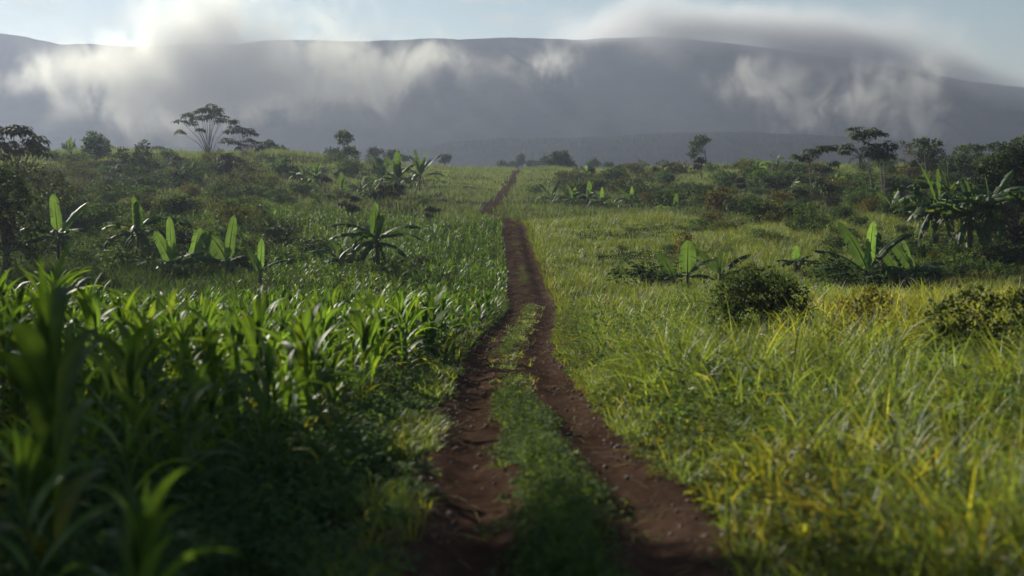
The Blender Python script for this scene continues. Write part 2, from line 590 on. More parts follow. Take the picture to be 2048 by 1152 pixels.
# ------------------------------------------------------------------ maize
def corn_mesh(h, nl, seg, fold, wide=1.0, lk=0.46, up=0.0):
    """stalk and foliage builders of one maize plant h metres tall"""
    st, fo = MB(), MB()
    lean = rnd(-0.06, 0.06, 2)
    zz = np.linspace(0, h * 0.72, 6)
    pts = np.stack([lean[0] * zz ** 1.3, lean[1] * zz ** 1.3, zz], -1)
    tube(st, pts, np.linspace(0.016, 0.008, 6), 6 if seg > 4 else 4)
    plane = rnd(0, np.pi)
    k = np.arange(nl)
    t = (k + 0.6) / nl
    zb = h * (0.08 + 0.62 * t)
    base = np.stack([np.interp(zb, zz, pts[:, 0]), np.interp(zb, zz, pts[:, 1]), zb], -1)
    az = plane + (k % 2) * np.pi + rnd(-0.5, 0.5, nl)
    el = R(48) + R(36) * t + (1 - t) * up + rnd(-0.12, 0.12, nl)
    ln = h * lk * (0.75 + 0.5 * np.sin(np.pi * (0.15 + 0.75 * t))) * rnd(0.85, 1.15, nl)
    bd = R(125) - R(65) * t ** 1.5 + rnd(-0.5, 0.6, nl)
    tn = np.ones((nl, 3)) * rnd(0.7, 1.3, nl)[:, None]
    tn[:2] *= (2.2, 1.35, 0.8)
    tn *= np.where(RNG.uniform(size=(nl, 1)) < 0.2, (1.5, 1.25, 0.9), 1.0)
    ribbons(fo, base, az, el, ln, 0.105 * wide * rnd(0.8, 1.15, nl) * (h / 1.6) ** 0.5, bd, seg, tn, P_CORN, fold, rnd(-0.9, 0.9, nl), 1.7)
    # the rolled young leaves at the top
    top = pts[-1]
    n2 = 3
    ribbons(fo, np.tile(top - (0, 0, 0.10), (n2, 1)), rnd(0, 6.28, n2), R(84) + rnd(-0.1, 0.1, n2), h * rnd(0.24, 0.42, n2), 0.055 * wide, rnd(0.2, 1.1, n2), seg,
            np.ones((n2, 3)) * (1.15, 1.2, 0.9), P_CORN, fold * 1.5, rnd(-0.5, 0.5, n2), 2.0)
    return st, fo

CORN_GROUP = 'maize plants standing in the field left of the track'
CORN_LABEL = 'green maize plant with arching strap leaves in the field left of the track'

def corn_thing(h, nl=10, wide=1.0, lk=0.46, up=0.0):
    root = empty('maize_plant')
    tag(root, CORN_LABEL, 'maize plant', CORN_GROUP)
    st, fo = corn_mesh(h, nl, 8, 0.22, wide, lk, up)
    st.build('stalk', M['corn_stalk'], root)
    fo.build('foliage', M['corn'], root)
    return root

# the plants that stand out, placed one by one: px, distance, height, leaves, width, label
BIG = [
    (78, 8.2, 2.25, 11, 1.25, 'tallest blurred maize plant at the left edge of the near field'),
    (262, 6.4, 1.25, 14, 1.0, 'dark blurred maize plant nearest the viewer with leaves fanning from the ground'),
    (610, 15.0, 1.75, 12, 1.1, 'tall leafy maize plant standing above its neighbours beside the weedy track edge'),
    (500, 17.0, 1.75, 11, 1.0, 'maize plant with a curled top leaf just left of the tallest one by the weeds'),
    (850, 12.6, 0.9, 6, 0.8, 'thin maize stalk with drooping leaves among the weeds by the track'),
]
for px, d, h, nl, wd, lab in BIG:
    o = corn_thing(h, nl, wd, 0.36 if px == 78 else 0.46, 0.45 if px == 78 else 0.0)
    x, y, z = at(px if px != 850 else 520, d)
    o.location = (x, y, z - 0.03)
    o['label'] = lab
    del o['group']
    o.rotation_euler.z = {78: 2.9, 262: 0.4, 610: 0.1, 500: 0.7, 850: 1.0}[px]

# field plan: jittered rows, d from 8 to 118
def corn_edge(d):
    """how far left of the track's middle the maize starts"""
    return np.interp(d, [5, 9, 14, 20, 28, 40, 60, 80, 118], [3.4, 3.1, 2.8, 2.4, 1.9, 1.45, 1.3, 1.2, 1.2])

pts = []
for d in np.arange(6.6, 118, 0.58):
    x1 = track_x(d) - corn_edge(d)
    xs = np.arange(x1, -0.385 * d - 1.5, -0.55 if d < 40 else -0.7)
    for x in xs:
        jx, jd = rnd(-0.22, 0.22), rnd(-0.28, 0.28)
        pts.append((x + jx * 1.2, d + jd * 1.2))
pts = np.array(pts)
keep = np.ones(len(pts), bool)
g = fbm2(pts[:, 0], pts[:, 1], 4, 3, 0.25)
# thin out far to the left, where scrub and bananas take over
pxs = 1024 + pts[:, 0] / pts[:, 1] * F
scrub = smooth(28, 62, pts[:, 1]) * smooth(600, 330, pxs)
keep &= RNG.uniform(size=len(pts)) > scrub * 1.05
keep &= ~((g < -0.75) & (RNG.uniform(size=len(pts)) < 0.7))
keep &= RNG.uniform(size=len(pts)) < np.interp(pts[:, 1], [7, 9.5, 12, 20, 45], [0.7, 0.85, 0.95, 1.0, 1.0])
keep &= soil_at(pts[:, 0], pts[:, 1]) < 0.5
# low weeds only in the corner between the near maize and the track
keep &= ~((pts[:, 1] < 15) & (pxs > 520 + 22 * (pts[:, 1] - 7)))
pts = pts[keep]
pts = pts[np.argsort(np.hypot(pts[:, 0], pts[:, 1]))]
near, far = pts[:290], pts[290:]
CORN_H = lambda x, d: (1.25 + 0.14 * np.sin(x * 0.7 + d * 0.3)) * np.interp(d, [7, 12, 20, 30, 45, 60, 110], [0.88, 0.98, 1.1, 1.02, 0.8, 0.7, 0.62])
protos = [corn_thing(1.5, 8 + i % 4) for i in range(9)]
for i, (x, d) in enumerate(near):
    o = protos[i] if i < len(protos) else copy_tree(protos[i % len(protos)])
    o.location = (x, d, base_z(x, d) - 0.04)
    s = CORN_H(x, d) / 1.5 * rnd(0.66, 1.24)
    o.scale = (s * rnd(0.9, 1.15), s * rnd(0.9, 1.15), s)
    o.rotation_euler = (rnd(-0.08, 0.08), rnd(-0.08, 0.08), rnd(0, 6.28))

mb = MB()
lod = []
for i in range(10):
    st, fo = corn_mesh(1.5, 8, 4, 0.0, 1.15)
    a = fo.arrays(); b = st.arrays()
    lod.append((np.concatenate([a[0], b[0]]), np.concatenate([a[1], b[1] + len(a[0])]), np.concatenate([a[2], b[2]])))
for i, (x, d) in enumerate(far):
    V, Q, T = lod[i % 10]
    a = rnd(0, 6.28); s = CORN_H(x, d) / 1.5 * rnd(0.6, 1.2)
    c, sn = math.cos(a), math.sin(a)
    W = np.stack([V[:, 0] * c - V[:, 1] * sn, V[:, 0] * sn + V[:, 1] * c, V[:, 2]], -1) * s + (x, d, float(base_z(x, d)) - 0.04)
    mb.add(W, Q, T * rnd(0.65, 1.3) * np.array([rnd(0.9, 1.3), 1, 1]))
o = mb.build('maize_field', M['corn'])
tag(o, 'dense far part of the maize field stretching up to the bend of the track', 'maize field', kind='stuff')

# ------------------------------------------------------------------ grasses
def tufts(mb, xy, blades, hgt, wid, seg, tint, spread=0.12, bend=(0.5, 1.9), jit=0.25):
    """grass tufts at the points xy, several blades each"""
    n = len(xy)
    b = np.repeat(np.arange(n), blades)
    N = len(b)
    az = rnd(0, 6.28, N)
    rr = np.sqrt(rnd(0, 1, N)) * spread
    x = xy[b, 0] + rr * np.cos(az); y = xy[b, 1] + rr * np.sin(az)
    base = np.stack([x, y, base_z(x, y) - 0.03], -1)
    ln = np.broadcast_to(hgt, (n,))[b] * rnd(0.55, 1.2, N)
    el = R(86) - np.abs(RNG.normal(0, 0.24, N))
    tn = tint[b] * rnd(1 - jit, 1 + jit, N)[:, None]
    ribbons(mb, base, az + rnd(-0.8, 0.8, N), el, ln, np.broadcast_to(wid, (n,))[b] * rnd(0.7, 1.25, N), rnd(bend[0], bend[1], N), seg, tn, P_BLADE, 0.0, rnd(-1.2, 1.2, N), 1.6)

def scatter(n, d0, d1, px0, px1, p=1.0):
    """n random ground points in a wedge of the view"""
    d = (rnd(0, 1, n) * (d1 ** (1 + p) - d0 ** (1 + p)) + d0 ** (1 + p)) ** (1 / (1 + p))
    px = rnd(px0, px1, n)
    return np.stack([(px - 1024) / F * d, d], -1)

def hue(n, dry):
    """green to straw tint, dry in 0..1 per plant"""
    g = np.array([1.0, 1.0, 1.0]); yv = np.array([2.3, 1.5, 0.8]); br = np.array([1.9, 1.0, 0.8])
    dry = np.clip(dry, 0, 1)[:, None]
    pick = (RNG.uniform(size=(n, 1)) < 0.35)
    return g * (1 - dry) + np.where(pick, br, yv) * dry

# tall grass on the right
mb = MB()
xy = scatter(11800, 7.5, 60, 1000, 2640, 0.75)
off = xy[:, 0] - track_x(xy[:, 1])
e = np.interp(xy[:, 1], [5, 9, 14, 20, 28, 40, 60], [1.45, 1.4, 1.35, 1.25, 1.15, 1.35, 1.2])
xy, off, e = xy[off > e], off[off > e], e[off > e]
sk = soil_at(xy[:, 0], xy[:, 1]) < 0.4
xy, off, e = xy[sk], off[sk], e[sk]
n1 = fbm2(xy[:, 0], xy[:, 1], 31, 4, 0.45)
n2 = fbm2(xy[:, 0], xy[:, 1], 32, 4, 0.3)
hg = (0.4 + 0.75 * smooth(0.0, 1.2, off - e)) * np.clip(1.0 + 0.6 * n1, 0.35, 2.2)
hg = np.where(RNG.uniform(size=len(xy)) < 0.08, hg * 1.25, hg) * 0.88
for bx, bd_, br in ((1965, 22, 1.3), (1745, 26, 1.0), (1520, 33, 1.5), (1700, 30, 0.7)):
    rr_ = np.hypot(xy[:, 0] - (bx - 1024) / F * bd_, (xy[:, 1] - bd_ + 0.5) * 0.6)
    hg = hg * (0.3 + 0.7 * smooth(br * 0.8, br * 1.3, rr_))
hg *= np.interp(xy[:, 1], [8, 16, 26, 40, 60], [0.85, 0.95, 0.85, 0.7, 0.6])
pxg = 1024 + xy[:, 0] / xy[:, 1] * F
pyg = 576 - (base_z(xy[:, 0], xy[:, 1]) + 0.5 - CZ) / xy[:, 1] * F
dry = 0.07 + 0.7 * np.exp(-((pxg - 1600) / 330) ** 2 - ((xy[:, 1] - 11.0) / 2.6) ** 2) + 0.14 * np.clip(n2, 0, 1) + 0.8 * smooth(1450, 1700, pxg) * smooth(20, 30, xy[:, 1]) * smooth(55, 40, xy[:, 1]) + 0.15 * smooth(15, 10, xy[:, 1])
dry = np.where(RNG.uniform(size=len(xy)) < dry, rnd(0.35, 1.0, len(xy)), rnd(0, 0.22, len(xy)))
tn = hue(len(xy), dry)
bl = np.where(xy[:, 1] < 25, 15, 12)
tufts(mb, xy, bl, hg * 1.15, 0.024 + 0.00025 * xy[:, 1], 6, tn, 0.11, (0.5, 2.3), 0.5)
o = mb.build('tall_grass', M['grass'])
tag(o, 'tall sunlit grass with yellowed blades filling the right foreground', 'grass', kind='stuff')

# shorter bright grass on the slope behind it
mb = MB()
xy = scatter(17500, 52, 122, 1000, 2450, 0.8)
off = xy[:, 0] - track_x(xy[:, 1])
sk = (off > np.interp(xy[:, 1], [50, 70, 122], [1.3, 1.15, 1.1])) & (soil_at(xy[:, 0], xy[:, 1]) < 0.3)
xy = xy[sk]
n1 = fbm2(xy[:, 0], xy[:, 1], 41, 5, 0.35)
dry = np.where(RNG.uniform(size=len(xy)) < 0.12 + 0.12 * n1, rnd(0.3, 0.8, len(xy)), rnd(0, 0.25, len(xy)))
tufts(mb, xy, np.full(len(xy), 10), 0.55 * np.clip(1 + 0.95 * n1, 0.25, 2.8), 0.03, 4, hue(len(xy), dry) * 0.95, 0.3, (0.3, 1.5))
o = mb.build('meadow_grass', M['grass'])
tag(o, 'shorter bright green grass on the rise right of the straight track', 'grass', kind='stuff')

# grass of the far slopes on both sides
mb = MB()
xy = scatter(52000, 112, 345, -120, 2200, 0.55)
off = np.abs(xy[:, 0] - track_x(xy[:, 1]))
sk = (off > np.interp(xy[:, 1], [112, 140, 200], [1.0, 1.0, 0.9])) & (soil_at(xy[:, 0], xy[:, 1]) < 0.5 + 0.9 * RNG.uniform(size=len(xy)))
xy = xy[sk]
n1 = fbm2(xy[:, 0], xy[:, 1], 51, 5, 0.12)
n2 = fbm2(xy[:, 0], xy[:, 1], 52, 4, 0.05)
dry = np.where(RNG.uniform(size=len(xy)) < 0.16 + 0.15 * n2, rnd(0.25, 0.7, len(xy)), rnd(0, 0.3, len(xy)))
lush = (0.72 + 0.4 * smooth(150, 240, xy[:, 1])) * np.where(xy[:, 0] < track_x(xy[:, 1]) - 6, 1.05, 1.1)
tufts(mb, xy, np.full(len(xy), 5), (0.75 + 0.3 * n1) * np.interp(xy[:, 1], [112, 200, 345], [0.9, 1.1, 1.3]), 0.075, 3, hue(len(xy), dry) * lush[:, None], 0.5, (0.3, 1.4))
o = mb.build('hill_grass', M['meadow'])
tag(o, 'pale rough grass covering the far slopes up to the skyline', 'grass', kind='stuff')

# undergrowth between the maize and the bananas on the left
mb = MB()
xy = scatter(14000, 26, 125, -120, 1010, 0.8)
off = track_x(xy[:, 1]) - xy[:, 0]
xy = xy[(off > 1.2) & (soil_at(xy[:, 0], xy[:, 1]) < 0.6)]
n1 = fbm2(xy[:, 0], xy[:, 1], 61, 5, 0.3)
dry = np.where(RNG.uniform(size=len(xy)) < 0.10 + 0.2 * np.clip(n1, 0, 1), rnd(0.2, 0.7, len(xy)), 0.05)
tufts(mb, xy, np.full(len(xy), 7), 0.62 * np.clip(1 + 0.7 * n1, 0.3, 3), 0.04, 3, hue(len(xy), dry) * 0.7, 0.3, (0.4, 1.9))  # tint lowered to stand for the shade over the left side
o = mb.build('undergrowth', M['weed'])
tag(o, 'rough undergrowth tinted dark for shade between the maize and the banana plants on the left', 'undergrowth', kind='stuff')

# broad leaved weeds on both verges and on the middle strip of the track
def weeds(name, label, xy, h, leaves, size, tint, mat='weed', stemmy=True):
    mb = MB()
    n = len(xy)
    b = np.repeat(np.arange(n), leaves)
    N = len(b)
    a = rnd(0, 6.28, N); r = np.sqrt(rnd(0, 1, N)) * 0.17
    x, y = xy[b, 0] + r * np.cos(a), xy[b, 1] + r * np.sin(a)
    zz = base_z(x, y) + track_prof(np.clip(x - track_x(y), -1.2, 1.2), y) * (np.abs(x - track_x(y)) < 1.2)
    z = zz + h[b] * rnd(0.05, 1.0, N) ** 0.8
    ribbons(mb, np.stack([x, y, z], -1), a + rnd(-1, 1, N), rnd(-0.2, 0.9, N), size * rnd(0.6, 1.3, N), size * 0.55 * rnd(0.7, 1.2, N), rnd(0.2, 1.3, N), 3,
            tint[b] * rnd(0.75, 1.25, N)[:, None], P_OVAL, 0.18, rnd(-0.5, 0.5, N))
    # thin stems and blades between the leaves
    k = np.repeat(np.arange(n), 5)
    a = rnd(0, 6.28, len(k))
    x, y = xy[k, 0] + rnd(-0.1, 0.1, len(k)), xy[k, 1] + rnd(-0.1, 0.1, len(k))
    zz = base_z(x, y) + track_prof(np.clip(x - track_x(y), -1.2, 1.2), y) * (np.abs(x - track_x(y)) < 1.2) - 0.02
    ribbons(mb, np.stack([x, y, zz], -1), a, R(80) - np.abs(RNG.normal(0, 0.35, len(k))), h[k] * rnd(0.8, 1.5, len(k)), 0.008, rnd(0.2, 1.4, len(k)), 4, tint[k] * 1.2, P_BLADE)
    o = mb.build(name, M[mat])
    return tag(o, label, 'weeds', kind='stuff')

d = (rnd(0, 1, 5200) * (62 ** 1.5 - 5.5 ** 1.5) + 5.5 ** 1.5) ** (1 / 1.5)
q = rnd(0, 1, len(d)) ** 0.8
lim = corn_edge(d) + 0.5
x = track_x(d) - 1.16 - 0.1 * np.sin(d * 1.3) - q * (lim - 1.16)
xy = np.stack([x, d], -1)
hh = (0.10 + 0.42 * smooth(0.05, 0.8, q)) * (1 + 0.35 * fbm2(x, d, 71, 3, 0.8)) * np.interp(d, [6, 20, 60], [1.25, 0.9, 0.7])
weeds('weeds', 'low broad leaved weeds between the maize and the left wheel rut', xy, np.clip(hh, 0.06, 1), 16, 0.085, np.ones((len(d), 3)) * 1.3)
d = (rnd(0, 1, 1500) * (16 ** 1.5 - 5.5 ** 1.5) + 5.5 ** 1.5) ** (1 / 1.5)
x = rnd(-0.42, -0.16, len(d)) * d * 0.62 - 0.9
sel = (x < track_x(d) - 2.2)
xy = np.stack([x, d], -1)[sel]
weeds('weeds', 'dark knee high weeds under the nearest maize plants', xy, np.full(len(xy), 0.45), 14, 0.09, np.ones((len(xy), 3)) * 0.9)
d = (rnd(0, 1, 1900) * (60 ** 1.4 - 6.5 ** 1.4) + 6.5 ** 1.4) ** (1 / 1.4)
q = rnd(0, 1, len(d)) ** 1.2
x = track_x(d) + 1.22 + 0.12 * np.sin(d * 1.1 + 1) + q * np.interp(d, [6, 14, 24], [1.5, 1.2, 0.5])
xy = np.stack([x, d], -1)
sk = soil_at(x, d) < 0.45
xy, q = xy[sk], q[sk]
hh = 0.08 + 0.32 * smooth(0.0, 0.7, q)
dry = np.where(RNG.uniform(size=len(xy)) < 0.3, rnd(0.3, 0.9, len(xy)), 0.1)
weeds('weeds', 'yellowing broad leaved weeds along the right edge of the track', xy, hh, 13, 0.085, hue(len(xy), dry) * (1.9, 1.6, 1.3))
d = np.concatenate([(rnd(0, 1, 1500) * (23 ** 1.6 - 6 ** 1.6) + 6 ** 1.6) ** (1 / 1.6), rnd(23, 62, 420), rnd(62, 112, 200)])
cl = np.sin(d * 0.8) + np.sin(d * 0.33 + 2) + np.sin(d * 2.1 + 1)
wdt = np.interp(d, [6, 12, 17, 24, 60, 112], [0.46, 0.33, 0.24, 0.22, 0.22, 0.25])
wdt = wdt * (1 + 0.35 * np.sin(d * 1.7) + 0.25 * np.sin(d * 3.9 + 1))
x = track_x(d) + RNG.normal(0, 0.5, len(d)) * wdt + 0.08 * np.sin(d * 1.1) + np.interp(d, [6, 14, 25], [0.02, 0.0, -0.06])
xy = np.stack([x, d], -1)[(cl > -1.5) & ((d < 22) | (cl > 0.4))]
hh = np.interp(xy[:, 1], [6, 12, 16, 24, 112], [0.30, 0.22, 0.17, 0.14, 0.2]) * rnd(0.2, 1.4, len(xy)) * np.clip(1.4 - 1.2 * (np.abs(xy[:, 0] - track_x(xy[:, 1])) / 0.45), 0.3, 1.4)
weeds('weeds', 'strip of short green weeds growing between the two wheel ruts', xy, hh, 15, 0.065, np.ones((len(xy), 3)) * (1.8, 1.6, 1.2))

xy = scatter(4200, 8, 62, 1080, 2250, 0.9)
off = xy[:, 0] - track_x(xy[:, 1])
n1 = fbm2(xy[:, 0], xy[:, 1], 81, 4, 0.5)
xy = xy[(off > 1.6) & (n1 > 0.05)]
dry = np.where(RNG.uniform(size=len(xy)) < 0.15, rnd(0.3, 0.8, len(xy)), 0.05)
weeds('weeds', 'leafy weeds growing up through the tall grass on the right', xy, 0.75 * rnd(0.5, 1.15, len(xy)), 14, 0.12, hue(len(xy), dry) * (1.15, 1.15, 1.0))
mb = MB()
d = (rnd(0, 1, 4200) * (60 ** 1.4 - 5.5 ** 1.4) + 5.5 ** 1.4) ** (1 / 1.4)
sd = RNG.choice([-1.0, 0.0, 1.0], len(d), p=[0.45, 0.2, 0.35])
x = track_x(d) + np.where(sd == 0, RNG.normal(0, 0.16, len(d)), sd * (1.22 + np.abs(RNG.normal(0, 0.28, len(d))) - 0.12 * (RNG.uniform(size=len(d)) < 0.3)))
xy = np.stack([x, d], -1)
ck = (fbm2(x, d, 91, 3, 0.9) > -0.35)
xy, sd = xy[ck], sd[ck]
dry = np.where(RNG.uniform(size=len(xy)) < 0.22, rnd(0.4, 1.0, len(xy)), 0.08)
tufts(mb, xy, np.full(len(xy), 8), np.where(sd == 0, 0.16, 0.3) * rnd(0.5, 1.5, len(xy)), 0.011 + 0.0002 * xy[:, 1], 4, hue(len(xy), dry), 0.06, (0.6, 2.4))
o = mb.build('verge_grass', M['grass'])
tag(o, 'short grass tufts spilling over the edges of the wheel ruts', 'grass', kind='stuff')

mb = MB()
n = 2600
d = (rnd(0, 1, n) * (70 ** 1.3 - 5.5 ** 1.3) + 5.5 ** 1.3) ** (1 / 1.3)
uu = np.where(RNG.uniform(size=n) < 0.65, RNG.choice([-1, 1], n) * rnd(0.85, 1.25, n), RNG.choice([-1, 1], n) * rnd(0.25, 0.9, n))
x = track_x(d) + uu
z = base_z(track_x(d), d) + track_prof(uu, d) + 0.01
sz = 0.012 + 0.03 * rnd(0, 1, n) ** 3
phi = np.linspace(0, 2 * np.pi, 6, endpoint=False)
ring = np.stack([np.cos(phi), np.sin(phi), 0 * phi], -1)
for lvl in range(1):
    rows = []
    for rr_, hz_ in ((0.75, -0.5), (1.0, 0.1), (0.65, 0.6), (0.05, 0.72)):
        k = rnd(0.75, 1.25, (n, 6, 1)) * sz[:, None, None]
        pz = ring[None] * rr_ * k
        pz[..., 2] += hz_ * sz[:, None]
        rows.append(pz)
    V = np.stack(rows, 1) + np.stack([x, d, z], -1)[:, None, None]
    idx = np.arange(n * 24).reshape(n, 4, 6)
    nx = np.roll(idx, -1, 2)
    Q = np.stack([idx[:, :-1], nx[:, :-1], nx[:, 1:], idx[:, 1:]], -1).reshape(-1, 4)
    mb.add(V.reshape(-1, 3), Q, np.repeat(rnd(0.6, 2.2, (n, 1)) * np.array([[1, 1, 1.0]]), 24, 0))
o = mb.build('gravel', bark_mat('earth clods', (0.085, 0.055, 0.040), 30))
tag(o, 'small earth clods and stones scattered along the wheel ruts', 'clods', kind='stuff')
# dead stalks lying on the bare earth
mb = MB()
n = 420
d = (rnd(0, 1, n) * (45 ** 1.3 - 6 ** 1.3) + 6 ** 1.3) ** (1 / 1.3)
uu = RNG.choice([-1, 1], n, p=[0.35, 0.65]) * rnd(0.5, 1.35, n)
x = track_x(d) + uu
z = base_z(track_x(d), d) + track_prof(uu, d) + 0.02
ribbons(mb, np.stack([x, d, z], -1), rnd(0, 6.28, n), rnd(0.0, 0.3, n), rnd(0.12, 0.5, n), 0.012, rnd(0.1, 0.6, n), 4, np.array([[3.6, 2.0, 1.6]]) * rnd(0.6, 1.1, n)[:, None], P_BLADE)
o = mb.build('litter', M['grass'])
tag(o, 'dry straw and dead stalks lying on the edges of the track', 'litter', kind='stuff')

# ------------------------------------------------------------------ banana plants
def banana_leaf(mb, base, az, el, length, width, bend, tatter=0.0, tint=1.0, roll=0.0, petiole=0.1, seg=18):
    s = np.linspace(0, 1, seg + 1)
    th = el - bend * s ** 1.5
    tm = (th[1:] + th[:-1]) / 2
    ds = length / seg
    r = np.concatenate([[0], np.cumsum(np.cos(tm)) * ds]); z = np.concatenate([[0], np.cumsum(np.sin(tm)) * ds])
    dirv = np.array([math.cos(az), math.sin(az), 0])
    P = np.asarray(base)[None] + r[:, None] * dirv + z[:, None] * np.array([0, 0, 1.0])
    side = np.array([-math.sin(az), math.cos(az), 0])
    nor = -np.sin(th)[:, None] * dirv + np.cos(th)[:, None] * np.array([0, 0, 1.0])
    tan = np.cos(th)[:, None] * dirv + np.sin(th)[:, None] * np.array([0, 0, 1.0])
    if roll:
        side_a = math.cos(roll) * side + math.sin(roll) * nor
        nor = -math.sin(roll) * side + math.cos(roll) * nor
    else:
        side_a = np.tile(side, (seg + 1, 1))
    u = np.clip((s - petiole) / (1 - petiole), 0, 1)
    wv = width / 2 * np.where(s < petiole, 0.035, np.clip(np.minimum(1, (u / 0.2 + 1e-6) ** 0.6) * np.clip(1 - u ** 8, 0, 1) ** 0.6 * (1 - 0.12 * u), 0.02, 1))
    tt = np.ones(3) * tint
    rib = np.array([1.5, 1.25, 1.0]) * tint
    for sg in (1, -1):
        if tatter < 0.05:
            dr = 0.12
            rows = []
            for f in (0.0, 0.33, 0.7, 1.0):
                rows.append(P + sg * side_a * (wv * f)[:, None] + nor * (wv * (0.28 * f - 0.42 * f * f + 0.05 * np.sin(9 * s + sg) * f))[:, None])
            V = np.stack(rows, 1)
            T = np.tile(tt, (seg + 1, 4, 1)); T[:, 0] = rib
            idx = np.arange((seg + 1) * 4).reshape(seg + 1, 4)
            Q = np.stack([idx[:-1, :-1], idx[:-1, 1:], idx[1:, 1:], idx[1:, :-1]], -1)
            mb.add(V.reshape(-1, 3), Q.reshape(-1, 4), T.reshape(-1, 3))
        else:
            i = 0
            while i < seg:
                k = min(seg - i, int(RNG.integers(1, 4)))
                drp = rnd(0.1, 0.35) + tatter * rnd(0, 1.1)
                swp = rnd(-0.1, 0.35) * tatter
                rows = []
                for f in (0.0, 0.5, 1.0):
                    pos = P[i:i + k + 1] + sg * side_a[i:i + k + 1] * (wv[i:i + k + 1] * f * math.cos(drp * f))[:, None] - np.array([0, 0, 1.0]) * (wv[i:i + k + 1] * f * math.sin(drp * f))[:, None] \
                        + tan[i:i + k + 1] * (wv[i:i + k + 1] * f * swp)[:, None]
                    c = pos.mean(0)
                    pos = c + (pos - c) * (1 - 0.16 * f * tatter)
                    rows.append(pos)
                V = np.stack(rows, 1)
                T = np.tile(tt * rnd(0.85, 1.15), (k + 1, 3, 1)); T[:, 0] = rib
                if tatter > 0.6 and RNG.uniform() < 0.12:
                    T[:, 2] *= (2.2, 1.1, 0.9)
                idx = np.arange((k + 1) * 3).reshape(k + 1, 3)
                Q = np.stack([idx[:-1, :-1], idx[:-1, 1:], idx[1:, 1:], idx[1:, :-1]], -1)
                mb.add(V.reshape(-1, 3), Q.reshape(-1, 4), T.reshape(-1, 3))
                i += k
    tube(mb, P - nor * 0.012, np.linspace(0.028, 0.006, seg + 1) * (width / 0.55) ** 0.5, 5, rib)

FEET = []

def banana(loc, stem_h, leaves, label, stem_r=0.10, scale=None, group=None, rz=0.0):
    """leaves: (azimuth deg, elevation deg, length, width, bend deg, tatter, tint, roll deg)"""
    root = empty('banana_plant', loc, rz, (scale or BS) * 0.92)
    tag(root, label, 'banana plant', group)
    sb = MB()
    zz = np.linspace(-0.1, stem_h, 6)
    ln = rnd(-0.05, 0.05, 2)
    pts = np.stack([ln[0] * zz ** 1.5, ln[1] * zz ** 1.5, zz], -1)
    tube(sb, pts, np.linspace(stem_r * 1.15, stem_r * 0.55, 6), 9)
    for k in range(5):                                  # dry sheaths on the stem
        a = rnd(0, 6.28)
        zb = stem_h * rnd(0.35, 0.95)
        ribbons(sb, [[math.cos(a) * stem_r * 0.7, math.sin(a) * stem_r * 0.7, zb]], a, R(30), stem_h * rnd(0.2, 0.45), 0.09, R(120), 5, [(1.3, 0.95, 0.7)], P_BLADE, 0.2)
    sb.build('trunk', M['banana_stem'], root)
    top = pts[-1]
    FEET.append((loc[0], loc[1], scale or BS))
    if len(leaves) > 5:
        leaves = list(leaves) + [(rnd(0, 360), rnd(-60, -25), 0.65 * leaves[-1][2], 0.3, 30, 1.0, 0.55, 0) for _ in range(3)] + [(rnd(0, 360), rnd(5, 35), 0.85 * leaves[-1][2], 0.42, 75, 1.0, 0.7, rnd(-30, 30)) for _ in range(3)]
    for lf in leaves:
        az, el, L_, W_, bd, ta, ti, ro = (list(lf) + [0, 1.0, 0])[:8] if len(lf) < 8 else lf
        if el < 60:
            ta = max(ta, 0.6)
        elif el < 80:
            ta = max(ta, 0.3)
        else:
            ta = max(ta, 0.1)
        lb = MB()
        banana_leaf(lb, top - np.array([0, 0, 0.15 * stem_h * RNG.uniform()]), R(az), R(el), L_, W_, R(bd), ta, ti, R(ro))
        lb.build('leaf', M['banana'], root)
    return root

def rand_leaves(n, L_, W_, ta, up=2):
    out = []
    for k in range(n):
        u = k / max(n - 1, 1)
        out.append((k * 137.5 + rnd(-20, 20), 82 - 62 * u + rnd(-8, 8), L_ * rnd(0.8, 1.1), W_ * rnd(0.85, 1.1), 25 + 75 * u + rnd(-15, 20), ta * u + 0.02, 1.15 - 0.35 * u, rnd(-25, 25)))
    return out

# left of the track
x, y, z = foot(118, 548, 62)
banana((x, y, z), 1.9, [(262, 84, 2.0, 0.62, 12, 0.1, 1.15, 0), (20, 62, 2.2, 0.6, 30, 0.1, 1.1, 30), (170, 35, 2.2, 0.55, 70, 0.8, 0.8, 0), (350, 25, 2.3, 0.55, 70, 0.8, 0.8, 0), (220, 15, 2.0, 0.5, 60, 0.9, 0.7, 0), (90, 40, 2.0, 0.5, 80, 0.5, 0.8, 0), (300, 20, 2.0, 0.5, 70, 0.9, 0.7, 0)],
       'banana plant with one broad pale upright leaf beside the dark thicket on the left')
x, y, z = foot(278, 545, 64)
banana((x, y, z), 2.3, [(255, 84, 1.8, 0.55, 14, 0.4, 1.2, 0), (280, 78, 1.6, 0.6, 12, 0.0, 1.1, 0), (190, 28, 2.3, 0.5, 60, 1.0, 0.8, 0), (160, 20, 2.2, 0.5, 50, 1.0, 0.8, 0), (10, 30, 2.4, 0.5, 70, 1.0, 0.8, 0), (340, 10, 2.2, 0.5, 60, 1.0, 0.7, 0), (220, 5, 2.0, 0.5, 60, 1.0, 0.7, 0), (60, 50, 2.0, 0.5, 80, 0.9, 0.8, 0), (300, -5, 1.9, 0.5, 50, 1.0, 0.7, 0)],
       'ragged banana plant with shredded drooping leaves left of the bright upright ones')
x, y, z = foot(345, 562, 44)
